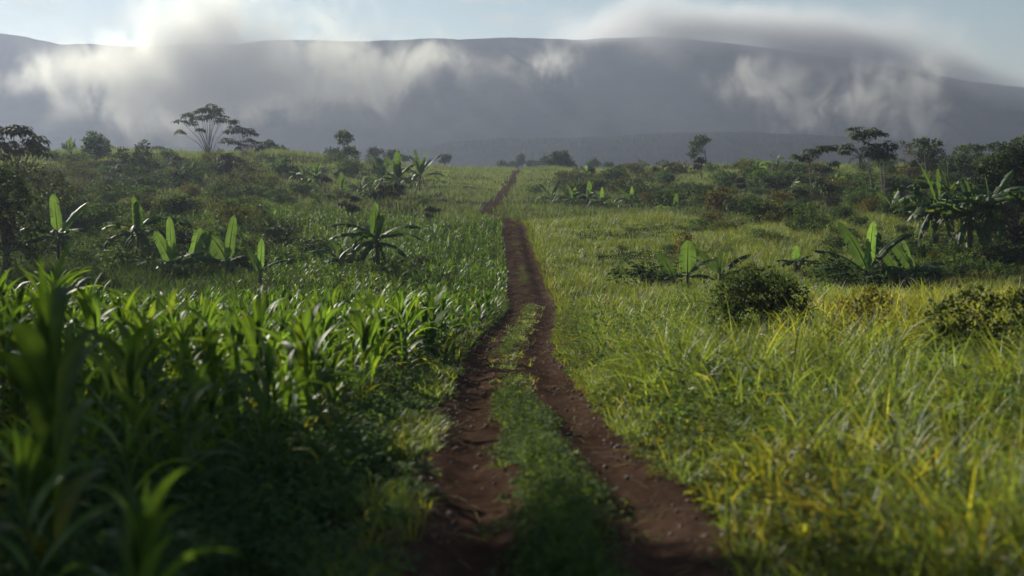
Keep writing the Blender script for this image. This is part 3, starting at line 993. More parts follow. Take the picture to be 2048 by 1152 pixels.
banana((x, y, z), 0.55, [(176, 68, 1.3, 0.42, 10, 0, 1.45, -75), (262, 88, 1.65, 0.36, 8, 0, 1.35, 0), (350, 40, 1.3, 0.4, 60, 0.3, 0.8, 0), (200, 25, 1.2, 0.4, 60, 0.4, 0.8, 0)],
       'young banana plant whose leftmost glowing leaf leans out over the maize')
x, y, z = foot(383, 562, 43)
banana((x, y, z), 0.6, [(20, 80, 1.25, 0.42, 12, 0, 1.5, 70), (5, 72, 1.4, 0.36, 16, 0, 1.35, 60), (330, 30, 1.4, 0.42, 70, 0.4, 0.8, 0), (200, 20, 1.3, 0.4, 70, 0.4, 0.8, 0)],
       'young banana plant with two glowing paddle leaves in the middle of the left clump')
x, y, z = foot(455, 565, 46)
banana((x, y, z), 0.75, [(20, 84, 1.75, 0.40, 6, 0, 1.5, 70), (165, 62, 1.5, 0.7, 30, 0, 0.75, -60), (340, 30, 1.6, 0.5, 70, 0.8, 0.75, 0), (200, 28, 1.7, 0.5, 60, 0.7, 0.7, 0), (20, 35, 1.6, 0.45, 60, 0.9, 0.8, 0), (290, 15, 1.4, 0.45, 60, 0.8, 0.7, 0)],
       'banana plant with one tall thin bright leaf rising right of the left clump')
x, y, z = foot(520, 600, 33)
banana((x, y, z), 0.75, [(80, 84, 0.9, 0.2, 8, 0, 1.6, 20), (150, 66, 0.9, 0.28, 20, 0, 0.8, 0), (10, 40, 0.8, 0.25, 50, 0, 0.9, 0)], 'small banana shoot with a rolled yellow green leaf among the maize', 0.06)
x, y, z = foot(757, 562, 66)
banana((x, y, z), 2.2, [(262, 86, 1.8, 0.66, 12, 0.35, 1.15, 0), (100, 85, 2.1, 0.36, 8, 0.2, 1.25, 0), (300, 70, 1.8, 0.6, 30, 0.4, 1.05, 20), (190, 42, 2.6, 0.55, 70, 0.6, 0.75, 0), (170, 24, 2.6, 0.55, 60, 0.7, 0.75, 0), (350, 40, 2.6, 0.55, 65, 0.6, 0.75, 0), (15, 22, 2.5, 0.55, 60, 0.7, 0.75, 0), (215, 0, 2.4, 0.5, 55, 0.8, 0.65, 0), (325, 0, 2.4, 0.5, 55, 0.8, 0.65, 0), (250, -5, 2.0, 0.5, 55, 0.7, 0.65, 0), (60, 40, 2.4, 0.5, 80, 0.6, 0.7, 0), (130, 45, 2.4, 0.5, 80, 0.6, 0.7, 0)],
       'big banana plant standing alone in the maize halfway to the track', 0.14)
x, y, z = foot(682, 548, 62)
banana((x, y, z), 0.7, rand_leaves(8, 1.6, 0.42, 0.9), 'low dark banana plant crouching left of the big lone one', 0.08)
x, y, z = foot(795, 402, 134)
banana((x, y, z), 2.4, [(262, 86, 3.0, 0.95, 10, 0, 1.5, 0)] + rand_leaves(9, 3.0, 0.65, 0.7), 'banana plant with one glowing upright leaf in the mid distance clump', 0.14)
x, y, z = foot(838, 402, 137)
banana((x, y, z), 2.7, [(10, 55, 3.4, 0.6, 30, 0.3, 1.0, 0), (130, 78, 3.0, 0.6, 20, 0.2, 1.1, 0)] + rand_leaves(8, 3.0, 0.6, 0.8), 'dark banana plant with a long leaf arching right in the mid distance clump', 0.14)
x, y, z = foot(765, 398, 142)
banana((x, y, z), 2.2, [(150, 70, 3.2, 0.55, 25, 0.4, 1.0, 0)] + rand_leaves(7, 2.6, 0.55, 0.8), 'banana plant at the left of the mid distance clump', 0.13)
x, y, z = foot(683, 392, 139)
banana((x, y, z), 0.6, [(95, 87, 2.0, 0.75, 6, 0, 1.4, 0)] + rand_leaves(4, 1.3, 0.4, 0.5), 'small banana plant with one pale upright leaf on the red soil', 0.08)
x, y, z = foot(722, 396, 146)
banana((x, y, z), 0.8, rand_leaves(7, 2.0, 0.5, 0.3), 'low bushy banana plant right of the red soil patch', 0.08)
x, y, z = foot(607, 375, 190)
banana((x, y, z), 1.6, rand_leaves(9, 3.0, 0.5, 0.7), 'banana plant silhouetted on the hazy left hillside', 0.12)
x, y, z = foot(632, 372, 178)
banana((x, y, z), 1.2, rand_leaves(7, 2.6, 0.5, 0.7), 'smaller banana plant just right of the silhouetted hillside one', 0.12)
x, y, z = foot(372, 372, 168)
banana((x, y, z), 0.9, [(10, 68, 2.6, 0.4, 8, 0, 1.4, 60), (150, 70, 1.9, 0.5, 20, 0, 1.2, 0)] + rand_leaves(4, 1.5, 0.4, 0.4), 'small pale banana plant on the grassy hill below the fan shaped tree', 0.1)
x, y, z = foot(835, 326, 250)
banana((x, y, z), 1.3, rand_leaves(9, 3.2, 0.55, 0.5), 'banana plant on the grassy skyline above the mid distance clump', 0.12)
x, y, z = foot(142, 326, 190)
banana((x, y, z), 1.2, [(90, 86, 2.8, 0.5, 10, 0, 1.4, 0), (60, 75, 2.6, 0.4, 20, 0, 1.3, 0), (130, 72, 2.6, 0.4, 20, 0, 1.3, 0)] + rand_leaves(5, 2.2, 0.45, 0.4), 'pale spiky banana plant on the skyline left of the round tree', 0.12)

# right of the track
x, y, z = foot(1375, 590, 62)
banana((x, y, z), 0.95, [(268, 88, 1.75, 0.86, 8, 0, 1.3, 0), (60, 72, 1.6, 0.5, 25, 0, 0.9, 0), (20, 60, 1.7, 0.5, 70, 0.6, 0.8, 0), (340, 20, 1.4, 0.45, 60, 0.6, 0.7, 0), (190, 15, 1.2, 0.4, 50, 0.4, 0.7, 0)],
       'banana plant with one broad rounded upright leaf in the bright meadow')
x, y, z = foot(1348, 587, 60)
banana((x, y, z), 0.75, [(150, 62, 1.45, 0.55, 12, 0, 1.15, -55), (178, 24, 1.6, 0.42, 40, 0, 0.7, 0), (185, 5, 1.2, 0.35, 30, 0.2, 0.6, 0), (300, 70, 0.7, 0.35, 20, 0, 1.5, 40), (30, 40, 1.2, 0.4, 50, 0.4, 0.8, 0)],
       'banana plant with a dark leaf reaching left beside the broad leaved one')
x, y, z = foot(1440, 572, 60)
banana((x, y, z), 0.5, [(20, 50, 1.9, 0.5, 50, 0.8, 0.7, 0), (160, 60, 1.5, 0.5, 30, 0.2, 0.8, -40), (80, 78, 1.2, 0.3, 10, 0, 1.1, 0), (340, 30, 1.5, 0.45, 60, 0.8, 0.7, 0)],
       'low feathery banana plant right of the broad leaved one')
x, y, z = foot(1593, 560, 58)
banana((x, y, z), 0.85, [(265, 87, 0.72, 0.42, 6, 0, 1.6, 0), (20, 35, 0.9, 0.34, 40, 0.1, 0.75, 0), (170, 25, 0.9, 0.34, 45, 0.1, 0.75, 0), (330, 20, 1.0, 0.34, 60, 0.3, 0.9, 0), (210, 10, 0.9, 0.34, 50, 0.3, 0.9, 0), (90, 60, 0.8, 0.3, 30, 0, 0.9, 0)],
       'small banana plant with one bright spoon shaped leaf standing alone in the grass', 0.05)
x, y, z = foot(1738, 585, 45)
banana((x, y, z), 0.75, [(285, 86, 1.75, 0.6, 10, 0.1, 1.7, 20), (140, 64, 2.1, 0.55, 22, 0, 1.0, -40), (178, 40, 2.2, 0.46, 45, 0.05, 0.65, 0), (186, 18, 2.0, 0.5, 45, 0.8, 0.7, 0), (25, 55, 2.2, 0.5, 45, 0.5, 0.75, 0), (5, 62, 2.2, 0.45, 55, 0.7, 0.75, 0), (60, 66, 1.8, 0.5, 40, 0.3, 0.7, 0), (320, 15, 1.8, 0.45, 55, 0.9, 0.7, 0), (230, 5, 1.7, 0.45, 55, 0.9, 0.7, 0)],
       'large spreading banana plant with one yellow lit upright leaf at its heart', 0.13)
x, y, z = foot(1830, 572, 47)
banana((x, y, z), 0.55, [(110, 62, 1.45, 0.6, 14, 0, 1.3, 30), (165, 58, 1.5, 0.5, 12, 0, 0.8, -50), (20, 35, 1.4, 0.45, 60, 0.7, 0.7, 0), (300, 30, 1.4, 0.45, 60, 0.6, 0.7, 0), (225, 15, 1.3, 0.45, 60, 0.6, 0.7, 0)],
       'low banana plant with two paddle leaves between the yellow lit one and the tall clump', 0.09)
x, y, z = foot(1806, 585, 43)
banana((x, y, z), 0.35, [(150, 60, 1.35, 0.34, 10, 0, 1.35, -65), (20, 40, 1.1, 0.4, 60, 0.5, 0.7, 0), (320, 20, 1.1, 0.4, 60, 0.5, 0.7, 0)],
       'banana sucker with one bright leaf slanting left in front of the tall clump', 0.07)
TALL = [(1868, 52, 2.5, 'leftmost tall banana plant of the dark clump on the right, trunk hung with dry leaves', [(140, 74, 2.2, 0.4, 15, 0.3, 1.1, 0), (75, 80, 1.9, 0.5, 20, 0.5, 1.0, 50)]),
        (1938, 54, 2.6, 'tall banana plant at the front of the dark right clump with hanging dead leaves', [(120, 78, 2.0, 0.45, 20, 0.6, 1.0, 60), (100, 84, 1.9, 0.5, 12, 0.4, 1.0, 0)]),
        (1975, 56, 2.9, 'tall banana plant with one leaf raised steeply to the right in the dark clump', [(15, 66, 2.6, 0.62, 14, 0.2, 1.15, 25), (100, 82, 1.8, 0.4, 20, 0.6, 1.0, 70)]),
        (1905, 62, 3.3, 'tallest banana plant at the back of the dark right clump', [(90, 85, 1.9, 0.4, 16, 0.4, 1.1, 70), (110, 70, 2.0, 0.4, 30, 0.8, 1.0, 40)])]
for px, d, sh, lab, ups in TALL:
    x, y, z = foot(px, {1868: 532, 1938: 542, 1975: 540, 1905: 518}[px], d)
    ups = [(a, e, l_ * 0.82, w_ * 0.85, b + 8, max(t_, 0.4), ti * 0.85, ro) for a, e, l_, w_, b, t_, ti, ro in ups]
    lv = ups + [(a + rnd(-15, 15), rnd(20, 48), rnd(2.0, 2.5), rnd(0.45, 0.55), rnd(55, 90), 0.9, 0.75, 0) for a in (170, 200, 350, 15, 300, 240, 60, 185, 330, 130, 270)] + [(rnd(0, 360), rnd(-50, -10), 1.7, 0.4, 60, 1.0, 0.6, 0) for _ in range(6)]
    banana((x, y, z), sh, lv, lab, 0.15)
MID = [(1104, 166, 0.6, 'first small banana plant right of the track below the skyline'), (1140, 163, 0.5, 'small banana plant with a white streaked leaf second from the track'), (1146, 160, 0.6, 'small banana plant with an upright bright leaf third from the track'),
       (1178, 158, 0.8, 'small leafy banana plant in the middle of the row below the skyline'), (1203, 155, 0.6, 'small banana plant with drooping leaves at the right of the row'), (1262, 150, 0.9, 'star shaped young banana plant alone on the right slope'),
       (1350, 146, 0.3, 'young banana shoot with a pale leaf among reddish bushes'), (1512, 215, 1.2, 'bright spiky banana plant on the right skyline'), (1548, 210, 1.8, 'banana plant with a leaf arching right on the right skyline'),
       (1580, 170, 1.1, 'pale banana plant below the two headed papaya'), (1668, 175, 0.9, 'pale banana plant on the slope right of the two headed papaya'), (1785, 128, 0.9, 'pale banana plant behind the bare papaya stems'), (1170, 240, 0.9, 'tiny banana plant beside the skyline bush right of the track'), (1780, 122, 0.6, 'small banana plant at the foot of the dark round tree')]
for px, d, sh, lab in MID:
    x, y, z = at(px, d)
    BS = 1.35
    lv = rand_leaves(6, 1.6 + 0.003 * d, 0.5, 0.4)
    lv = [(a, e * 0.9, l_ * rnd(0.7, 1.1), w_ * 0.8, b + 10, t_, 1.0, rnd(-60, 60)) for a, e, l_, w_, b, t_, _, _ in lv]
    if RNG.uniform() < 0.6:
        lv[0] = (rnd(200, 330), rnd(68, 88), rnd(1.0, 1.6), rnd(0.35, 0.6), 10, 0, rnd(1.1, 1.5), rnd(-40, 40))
    banana((x, y, z), sh, lv, lab, 0.08)

# ------------------------------------------------------------------ trees and bushes
def cloud(mb, c, rad, n, size, tint=(1, 1, 1), hollow=0.55, up=0.6, aspect=0.55):
    d = RNG.normal(size=(n, 3)); d /= np.linalg.norm(d, axis=1)[:, None]
    r = hollow + (1 - hollow) * rnd(0, 1, n)
    r = np.where(RNG.uniform(size=n) < 0.12, r * 1.15, r)
    C = np.asarray(c) + d * r[:, None] * np.asarray(rad)
    t = np.asarray(tint) * rnd(0.75, 1.25, n)[:, None]
    leaf_cards(mb, C, size * rnd(0.65, 1.3, n), t, up, d * 0.7, aspect)

def limb(mb, a, b, r0, r1, sag=0.12, n=5):
    a, b = np.asarray(a, float), np.asarray(b, float)
    t = np.linspace(0, 1, n)
    L_ = np.linalg.norm(b - a)
    pts = a + (b - a) * t[:, None] + np.stack([rnd(-1, 1) * L_ * sag * np.sin(np.pi * t), rnd(-1, 1) * L_ * sag * np.sin(np.pi * t), 0.5 * sag * L_ * np.sin(np.pi * t)], -1)
    tube(mb, pts, np.linspace(r0, r1, n), 6)
    return pts

def clump_tree(name, label, cat, loc, clumps, trunk_h, trunk_r, leaf=0.3, dens=90, mat='tree_leaf', bark='bark', tint=(1, 1, 1), group=None, lean=(0, 0), hollow=0.5):
    """a tree with leaf clumps (x, y, z, rx, rz) in metres over its foot, each carried by a limb"""
    root = empty(name, loc)
    tag(root, label, cat, group)
    tb, cb = MB(), MB()
    fork = np.array([lean[0], lean[1], trunk_h])
    limb(tb, (0, 0, -0.3), fork, trunk_r, trunk_r * 0.65, 0.05, 6)
    for (x, y, z, rx, rz) in clumps:
        limb(tb, fork - (0, 0, rnd(0, trunk_h * 0.2)), (x, y, z - rz * 0.2), trunk_r * 0.5, trunk_r * 0.12)
        n = int(dens * (rx * rx * rz) ** 0.6)
        t = np.asarray(tint) * rnd(0.8, 1.2)
        cloud(cb, (x, y, z), (rx, rx, rz), max(n, 24), leaf, t, hollow)
        for _ in range(5):                              # ragged outer sprays
            a = rnd(0, 6.28); e = rnd(-0.3, 1.2)
            c = np.array([x + rx * math.cos(a) * math.cos(e), y + rx * math.sin(a) * math.cos(e), z + rz * math.sin(e)])
            cloud(cb, c, np.array([rx, rx, rz]) * rnd(0.22, 0.4), max(n // 9, 8), leaf, t, 0.1)
    tb.build('trunk', M[bark], root)
    cb.build('crown', M[mat], root)
    return root

def rosette(mb, c, rad, n, size, tint=(1, 1, 1), droop=1.2):
    """umbrella of long stalked palmate leaves round the end of a branch"""
    az = np.arange(n) * 2.4 + rnd(-0.3, 0.3, n)
    el = np.arcsin(np.clip(rnd(-0.45, 1.0, n), -1, 1))
    rr = rad * rnd(0.45, 1.15, n)
    C = np.asarray(c) + np.stack([rr * np.cos(az) * np.cos(el), rr * np.sin(az) * np.cos(el), rr * np.sin(el) * 0.75], -1)
    # petioles
    ribbons(mb, np.tile(np.asarray(c, float), (n, 1)), az, el * 0.8, rr, 0.02 + rad * 0.015, 0.1, 2, np.tile((1.4, 1.2, 0.9), (n, 1)), lambda s: 1 + 0 * s)
    lobes = 7
    b = np.repeat(np.arange(n), lobes)
    la = np.tile(np.linspace(-2.2, 2.2, lobes), n) + az[b]
    ll = size * np.tile([0.6, 0.8, 0.95, 1.05, 0.95, 0.8, 0.6], n) * rnd(0.85, 1.15, n * lobes)
    ribbons(mb, C[b], la, rnd(-0.3, 0.3, len(b)), ll, ll * 0.3, droop * rnd(0.7, 1.3, len(b)), 3, np.asarray(tint) * rnd(0.75, 1.25, n)[b][:, None], P_OVAL, 0.15)

def umbrella_tree(name, label, cat, loc, stems, heads, leaf=0.55, rad=0.8, n=12, r0=0.09, mat='tree_leaf', bark='bark', tint=(1, 1, 1), group=None):
    """stems: polylines in metres over the foot; heads: (x, y, z, radius scale)"""
    root = empty(name, loc)
    tag(root, label, cat, group)
    tb, cb = MB(), MB()
    for st in stems:
        st = np.asarray(st, float)
        t = np.linspace(0, len(st) - 1, 3 * len(st))
        p = np.stack([np.interp(t, np.arange(len(st)), st[:, i]) for i in range(3)], -1)
        p[1:-1] += RNG.normal(0, 0.02, p[1:-1].shape)
        rs = r0 if st[0][2] < 0.2 else r0 * 0.55
        tube(tb, p, np.linspace(rs, rs * 0.4, len(p)), 6)
    for (x, y, z, k) in heads:
        rosette(cb, (x, y, z), rad * k, n, leaf * (0.6 + 0.4 * k), np.asarray(tint) * rnd(0.85, 1.15))
    tb.build('trunk', M[bark], root)
    cb.build('crown', M[mat], root)
    return root

def pm(d):                       # metres per photo pixel at distance d
    return d / F

def heads_px(px0, py0, d, lst):
    """heads given in photo pixels relative to the tree's foot, put at the tree's own distance"""
    return [((px - px0) * pm(d), rnd(-0.5, 0.5) * k, (py0 - py) * pm(d), k) for px, py, k in lst]

# fan shaped tree on the left hill
d = 222; px0, py0 = 418, 312
loc = at(px0, d); fy = 576 - (loc[2] - CZ) / d * F   # foot row is only used for heights below
def tree_px(px0, d, lst):
    """foot point and converter: heads at photo rows above the foot of a tree standing at distance d"""
    l = at(px0, d) if d > 0 else hit(px0, -d)
    d = l[1]
    hz = lambda py: CZ + d * ray_slope(py) - l[2]
    return l, [((px - px0) * pm(d), rnd(-0.6, 0.6) * k, float(hz(py + rnd(-7, 5))), k) for px, py, k in lst]
l, hd = tree_px(418, -311, [(362, 243, 0.9), (376, 236, 0.9), (392, 231, 1.0), (400, 226, 0.9), (412, 220, 1.0), (422, 218, 1.0), (436, 224, 1.0), (448, 236, 0.9), (362, 268, 0.8), (408, 242, 0.9), (424, 240, 0.9), (440, 242, 0.7), (402, 262, 0.6), (384, 248, 0.7), (430, 230, 0.9), (468, 240, 0.6)])
st = [[(rnd(-0.4, 0.4), rnd(-0.3, 0.3), -0.2), (h[0] * 0.35, h[1] * 0.4, h[2] * 0.5), (h[0] * 0.97, h[1], h[2] - 0.05)] for h in hd]
umbrella_tree('umbrella_tree', 'tall fan shaped tree with many bare stems on the left hilltop', 'tree', l, st, hd, 1.0, 0.9, 9, 0.07, tint=(0.95, 0.95, 1))
l, hd = tree_px(490, -312, [(462, 268, 0.9), (472, 258, 0.9), (484, 262, 0.9), (496, 258, 1.0), (505, 266, 0.9), (470, 286, 0.9), (482, 290, 1.0), (514, 284, 0.9), (520, 294, 0.8), (452, 278, 0.8), (466, 240, 0.7), (498, 284, 0.8), (538, 290, 0.7)])
st = [[(rnd(-0.3, 0.3), 0, -0.2), (h[0] * 0.4, h[1] * 0.4, h[2] * 0.5), (h[0], h[1], h[2])] for h in hd[:8]] + [[(hd[4][0] * 0.4, 0, hd[4][2] * 0.5), hd[k][:3]] for k in range(8, 13)]
umbrella_tree('umbrella_tree', 'lower spreading tree with separate leaf heads just right of the fan shaped one', 'tree', l, st, hd, 1.0, 0.9, 9, 0.07)
l, hd = tree_px(36, -415, [(4, 262, 1.0), (30, 262, 1.0), (52, 272, 0.9), (74, 276, 1.0), (-12, 275, 1.0), (14, 288, 0.9), (70, 300, 1.0), (86, 306, 0.9), (40, 300, 0.8), (4, 310, 0.9)])
st = [[(0, 0, -0.2), (h[0] * 0.3, 0, h[2] * 0.6), (h[0], h[1], h[2])] for h in hd]
umbrella_tree('papaya_tree', 'big leaved umbrella tree rising over the thicket at the left edge', 'tree', l, st, hd, 1.0, 0.9, 11, 0.09, tint=(1.2, 1.05, 0.9))
l, hd = tree_px(1622, -405, [(1604, 314, 0.8), (1614, 306, 1.0), (1592, 318, 0.8), (1638, 300, 1.0), (1652, 299, 0.9), (1664, 300, 0.8), (1626, 302, 0.7)])
j = (hd[1][0] * 0.6, 0, hd[1][2] * 0.82)
st = [[(0, 0, -0.2), (-0.1, 0, j[2] * 0.5), j]] + [[j, (h[0], h[1], h[2])] for h in hd]
umbrella_tree('papaya_tree', 'slender papaya tree with two flat leaf heads on a forked stem', 'papaya tree', l, st, hd, 0.85, 0.75, 10, 0.085, bark='pale_bark', tint=(1.1, 1.1, 1))
l, hd = tree_px(1748, -412, [(1706, 266, 0.8), (1716, 274, 0.9), (1726, 268, 0.9), (1738, 270, 0.9), (1752, 272, 0.9), (1690, 292, 0.9), (1686, 300, 0.6)])
j = (hd[2][0] * 0.9, 0, hd[2][2] * 0.86)
st = [[(0, 0, -0.2), (j[0] * 0.45, 0, j[2] * 0.5), j]] + [[j, (h[0], h[1], h[2])] for h in hd[:5]] + [[(j[0] * 0.45, 0, j[2] * 0.5), (j[0] * 1.2, 0, j[2] * 0.8), hd[5][:3]]]
umbrella_tree('papaya_tree', 'tallest papaya tree on the right with a leaning bare stem', 'papaya tree', l, st, hd, 0.8, 0.72, 10, 0.085, bark='pale_bark', tint=(1.1, 1.1, 1))
l, hd = tree_px(1766, -417, [(1738, 302, 0.9), (1750, 298, 1.0), (1764, 302, 1.0), (1776, 298, 0.8), (1744, 310, 0.8), (1770, 310, 0.8), (1757, 308, 0.9)])
st = [[(0, 0, -0.2), (-0.2, 0, hd[1][2] * 0.5), (hd[1][0] * 0.7, 0, hd[1][2])], [(0, 0, -0.2), (0.1, 0, hd[2][2] * 0.5), (hd[2][0], 0, hd[2][2])]] + [[(hd[1][0] * 0.7, 0, hd[1][2]), h[:3]] for h in hd]
umbrella_tree('papaya_tree', 'two stemmed papaya tree with a dense round head beside the tallest one', 'papaya tree', l, st, hd, 0.8, 0.8, 11, 0.085, bark='pale_bark')

# leafy trees given by photo pixels: name, label, foot px, distance, trunk top row, clumps (px, py, half width px, half height px)
def px_tree(name, label, px0, d, fork_py, cl, leaf, dens, tint=(1, 1, 1), mat='tree_leaf', bark='bark', cat='tree', r=0.12, group=None, hollow=0.5):
    l = at(px0, d) if d > 0 else hit(px0, -d)
    d = l[1]
    hz = lambda py: float(CZ + d * ray_slope(py) - l[2])
    k = pm(d)
    cl = [((px - px0) * k, rnd(-0.5, 0.5) * w_ * k, hz(py), w_ * k, h_ * k) for px, py, w_, h_ in cl]
    return clump_tree(name, label, cat, l, cl, max(hz(fork_py), 0.3), r, leaf, dens, mat, bark, tint, group, hollow=hollow)

px_tree('round_tree', 'round topped dark tree on the left skyline between two bushes', 193, -326, 300, [(178, 283, 13, 7), (192, 275, 14, 9), (206, 284, 11, 7), (175, 297, 9, 6), (205, 300, 10, 6), (190, 290, 14, 8)], 0.5, 120, r=0.16)
px_tree('slim_tree', 'slim hazy tree with a high crown on the grassy left hill', 690, 232, 300, [(690, 268, 12, 6), (682, 276, 9, 6), (698, 277, 10, 6), (690, 284, 10, 5), (703, 300, 10, 6), (694, 304, 11, 6), (714, 310, 8, 7)], 0.5, 100, r=0.14, tint=(1.3, 1.25, 1))
px_tree('slim_tree', 'lone leaning tree with its crown hanging left of the bare trunk', 1408, 262, 300, [(1398, 277, 12, 6), (1408, 283, 8, 5), (1386, 292, 10, 7), (1392, 302, 10, 6), (1382, 312, 8, 5), (1396, 288, 9, 6)], 0.5, 110, r=0.13)
px_tree('round_tree', 'dense round tree standing alone on the skyline right of the track', 1119, 330, 330, [(1119, 320, 20, 14), (1108, 326, 14, 9), (1130, 326, 14, 9), (1119, 312, 13, 8)], 0.6, 140, r=0.2)
px_tree('round_tree', 'dark round tree in front of the umbrella crowns on the right', 1868, -372, 360, [(1868, 310, 24, 20), (1852, 328, 24, 20), (1884, 330, 24, 20), (1868, 345, 30, 18), (1850, 302, 14, 10)], 0.38, 150, r=0.2)
px_tree('sparse_tree', 'thin reddish tree left of the dark round tree', 1815, -370, 350, [(1806, 290, 10, 8), (1822, 294, 9, 7), (1812, 306, 12, 8), (1826, 312, 9, 8), (1806, 325, 9, 8), (1822, 335, 10, 9)], 0.28, 55, (1.8, 0.95, 0.8), r=0.08, hollow=0.2)
px_tree('umbrella_tree', 'flat topped tree above the dark round tree on the right', 1846, 165, 310, [(1832, 285, 12, 4), (1850, 281, 14, 5), (1866, 287, 11, 4), (1842, 291, 12, 4)], 0.4, 120, r=0.12)
px_tree('umbrella_tree', 'flat topped hazy tree in the middle of the right tree belt', 1938, 175, 310, [(1922, 297, 13, 4), (1940, 294, 14, 4), (1956, 298, 12, 4)], 0.42, 120, r=0.12)
px_tree('umbrella_tree', 'open flat topped tree near the right edge of the skyline', 1992, 172, 318, [(1976, 294, 10, 4), (1990, 290, 12, 5), (2006, 296, 11, 5), (1998, 304, 12, 4)], 0.4, 110, r=0.12)
px_tree('umbrella_tree', 'tall spreading tree on the skyline at the right edge', 2036, 165, 318, [(2018, 292, 14, 5), (2034, 284, 14, 6), (2052, 280, 16, 6), (2040, 296, 16, 6), (2066, 290, 14, 6)], 0.42, 120, r=0.14)
px_tree('leafy_tree', 'broad dark tree behind the tall banana clump', 1905, -385, 380, [(1905, 330, 22, 16), (1926, 325, 20, 16), (1945, 335, 22, 16), (1918, 345, 26, 16)], 0.36, 130, r=0.18, tint=(0.9, 0.95, 1))
px_tree('leafy_tree', 'dark leafy tree below the open flat topped tree at the right', 1985, -390, 380, [(1968, 325, 20, 14), (1990, 318, 20, 14), (2012, 328, 20, 16), (1985, 342, 28, 18)], 0.36, 130, r=0.18, tint=(1, 1, 0.9))
px_tree('leafy_tree', 'dark bushy tree filling the belt at the far right edge', 2040, -400, 380, [(2015, 318, 20, 14), (2040, 312, 22, 16), (2066, 318, 24, 18), (2030, 338, 30, 18), (2060, 345, 30, 20)], 0.34, 150, r=0.16, tint=(0.8, 0.9, 0.9))
px_tree('leafy_tree', 'low dark tree between the dark round tree and the flat topped hazy one', 1945, -375, 380, [(1915, 318, 18, 12), (1940, 312, 20, 14), (1962, 320, 18, 14), (1936, 335, 26, 16)], 0.36, 140, r=0.16, tint=(0.85, 0.95, 0.9))
px_tree('thicket', 'huge black green tree mass at the right edge behind the bananas', 2030, -500, 470, [(1985, 335, 34, 26), (2020, 318, 36, 26), (2058, 325, 44, 34), (1985, 385, 40, 34), (2030, 370, 50, 44), (2075, 390, 50, 60), (1990, 435, 40, 34), (2040, 440, 50, 44), (2000, 478, 40, 30), (2060, 480, 44, 34), (1965, 360, 24, 22)], 0.26, 300, r=0.2, tint=(0.6, 0.68, 0.7), cat='thicket')
px_tree('thicket', 'dark overgrown thicket at the left edge behind the near maize', 15, -550, 500, [(-30, 350, 40, 34), (10, 365, 36, 30), (44, 388, 30, 28), (70, 420, 26, 26), (0, 430, 46, 40), (50, 460, 36, 36), (-40, 450, 50, 60), (20, 510, 50, 36), (74, 500, 24, 30), (-20, 400, 40, 40)], 0.22, 330, (0.7, 0.75, 0.7), r=0.2, cat='thicket')
px_tree('thicket', 'brown green thicket behind the dark one at the left edge', 90, -450, 450, [(40, 350, 26, 18), (70, 345, 24, 18), (100, 360, 26, 20), (60, 380, 30, 24), (110, 395, 26, 22), (20, 340, 26, 18), (130, 380, 22, 18)], 0.26, 200, (1.2, 1.05, 0.85), r=0.15, cat='thicket')
px_tree('conical_bush', 'tall dark conical bush on the left skyline', 288, -354, 350, [(288, 289, 9, 9), (284, 303, 18, 12), (294, 318, 20, 13), (280, 322, 20, 14), (300, 338, 22, 16), (275, 342, 22, 16)], 0.34, 130, r=0.12, cat='bush')
px_tree('leafy_bush', 'broad dark bush joined to the left of the tall conical bush', 252, -348, 350, [(250, 306, 14, 10), (244, 318, 16, 12), (262, 322, 16, 12), (252, 334, 20, 14)], 0.34, 120, r=0.12, cat='bush')
px_tree('round_bush', 'rounded sunlit bush standing alone left of the spreading banana plant', 1605, -476, 470, [(1605, 428, 22, 18), (1590, 445, 22, 18), (1620, 448, 22, 18), (1604, 460, 30, 16)], 0.16, 330, (1.0, 1.1, 0.8), 'bush_leaf', cat='bush', r=0.06)
px_tree('red_tipped_bush', 'rusty topped bush just left of the rounded sunlit bush', 1545, -450, 450, [(1545, 408, 20, 12), (1532, 424, 18, 12), (1558, 424, 18, 14), (1545, 436, 24, 12)], 0.17, 260, (1.6, 0.95, 0.7), 'bush_leaf', cat='bush', r=0.06)
px_tree('dark_bush', 'dark bush with sprawling twigs in front of the bright meadow', 1520, 33, 600, [(1480, 565, 36, 24), (1525, 556, 40, 26), (1565, 575, 36, 24), (1500, 590, 46, 24), (1455, 585, 30, 18), (1590, 600, 34, 22), (1540, 600, 50, 24), (1500, 630, 60, 34), (1570, 635, 60, 34), (1450, 620, 40, 26)], 0.10, 1300, (0.75, 0.75, 0.75), 'bush_leaf', cat='bush', r=0.05)
px_tree('dark_bush', 'dark shrub swallowed by yellow grass at the right edge', 1965, 22, 690, [(1900, 640, 44, 34), (1960, 618, 50, 36), (2020, 630, 50, 40), (1940, 670, 60, 30), (2060, 620, 40, 40), (2000, 680, 60, 34), (1920, 700, 60, 34)], 0.075, 1500, (0.7, 0.7, 0.7), 'bush_leaf', cat='bush', r=0.04)
px_tree('dry_bush', 'brown withered bush in the tall grass below the spreading banana plant', 1745, 26, 650, [(1720, 610, 30, 24), (1760, 600, 34, 26), (1745, 640, 36, 24)], 0.08, 1000, (1.9, 1.1, 0.7), 'bush_leaf', cat='bush', r=0.04, hollow=0.3)
px_tree('red_tipped_bush', 'rusty bush behind the broad leaved banana in the meadow', 1366, -528, 520, [(1362, 478, 18, 10), (1376, 486, 14, 12), (1356, 490, 14, 10), (1364, 506, 18, 16)], 0.16, 220, (1.7, 0.9, 0.7), 'bush_leaf', cat='bush', r=0.05)
px_tree('round_bush', 'small upright dark bush on its own in the far maize', 636, -425, 430, [(636, 402, 8, 9), (636, 414, 12, 10)], 0.22, 150, (0.8, 0.9, 0.9), 'bush_leaf', cat='bush', r=0.05)
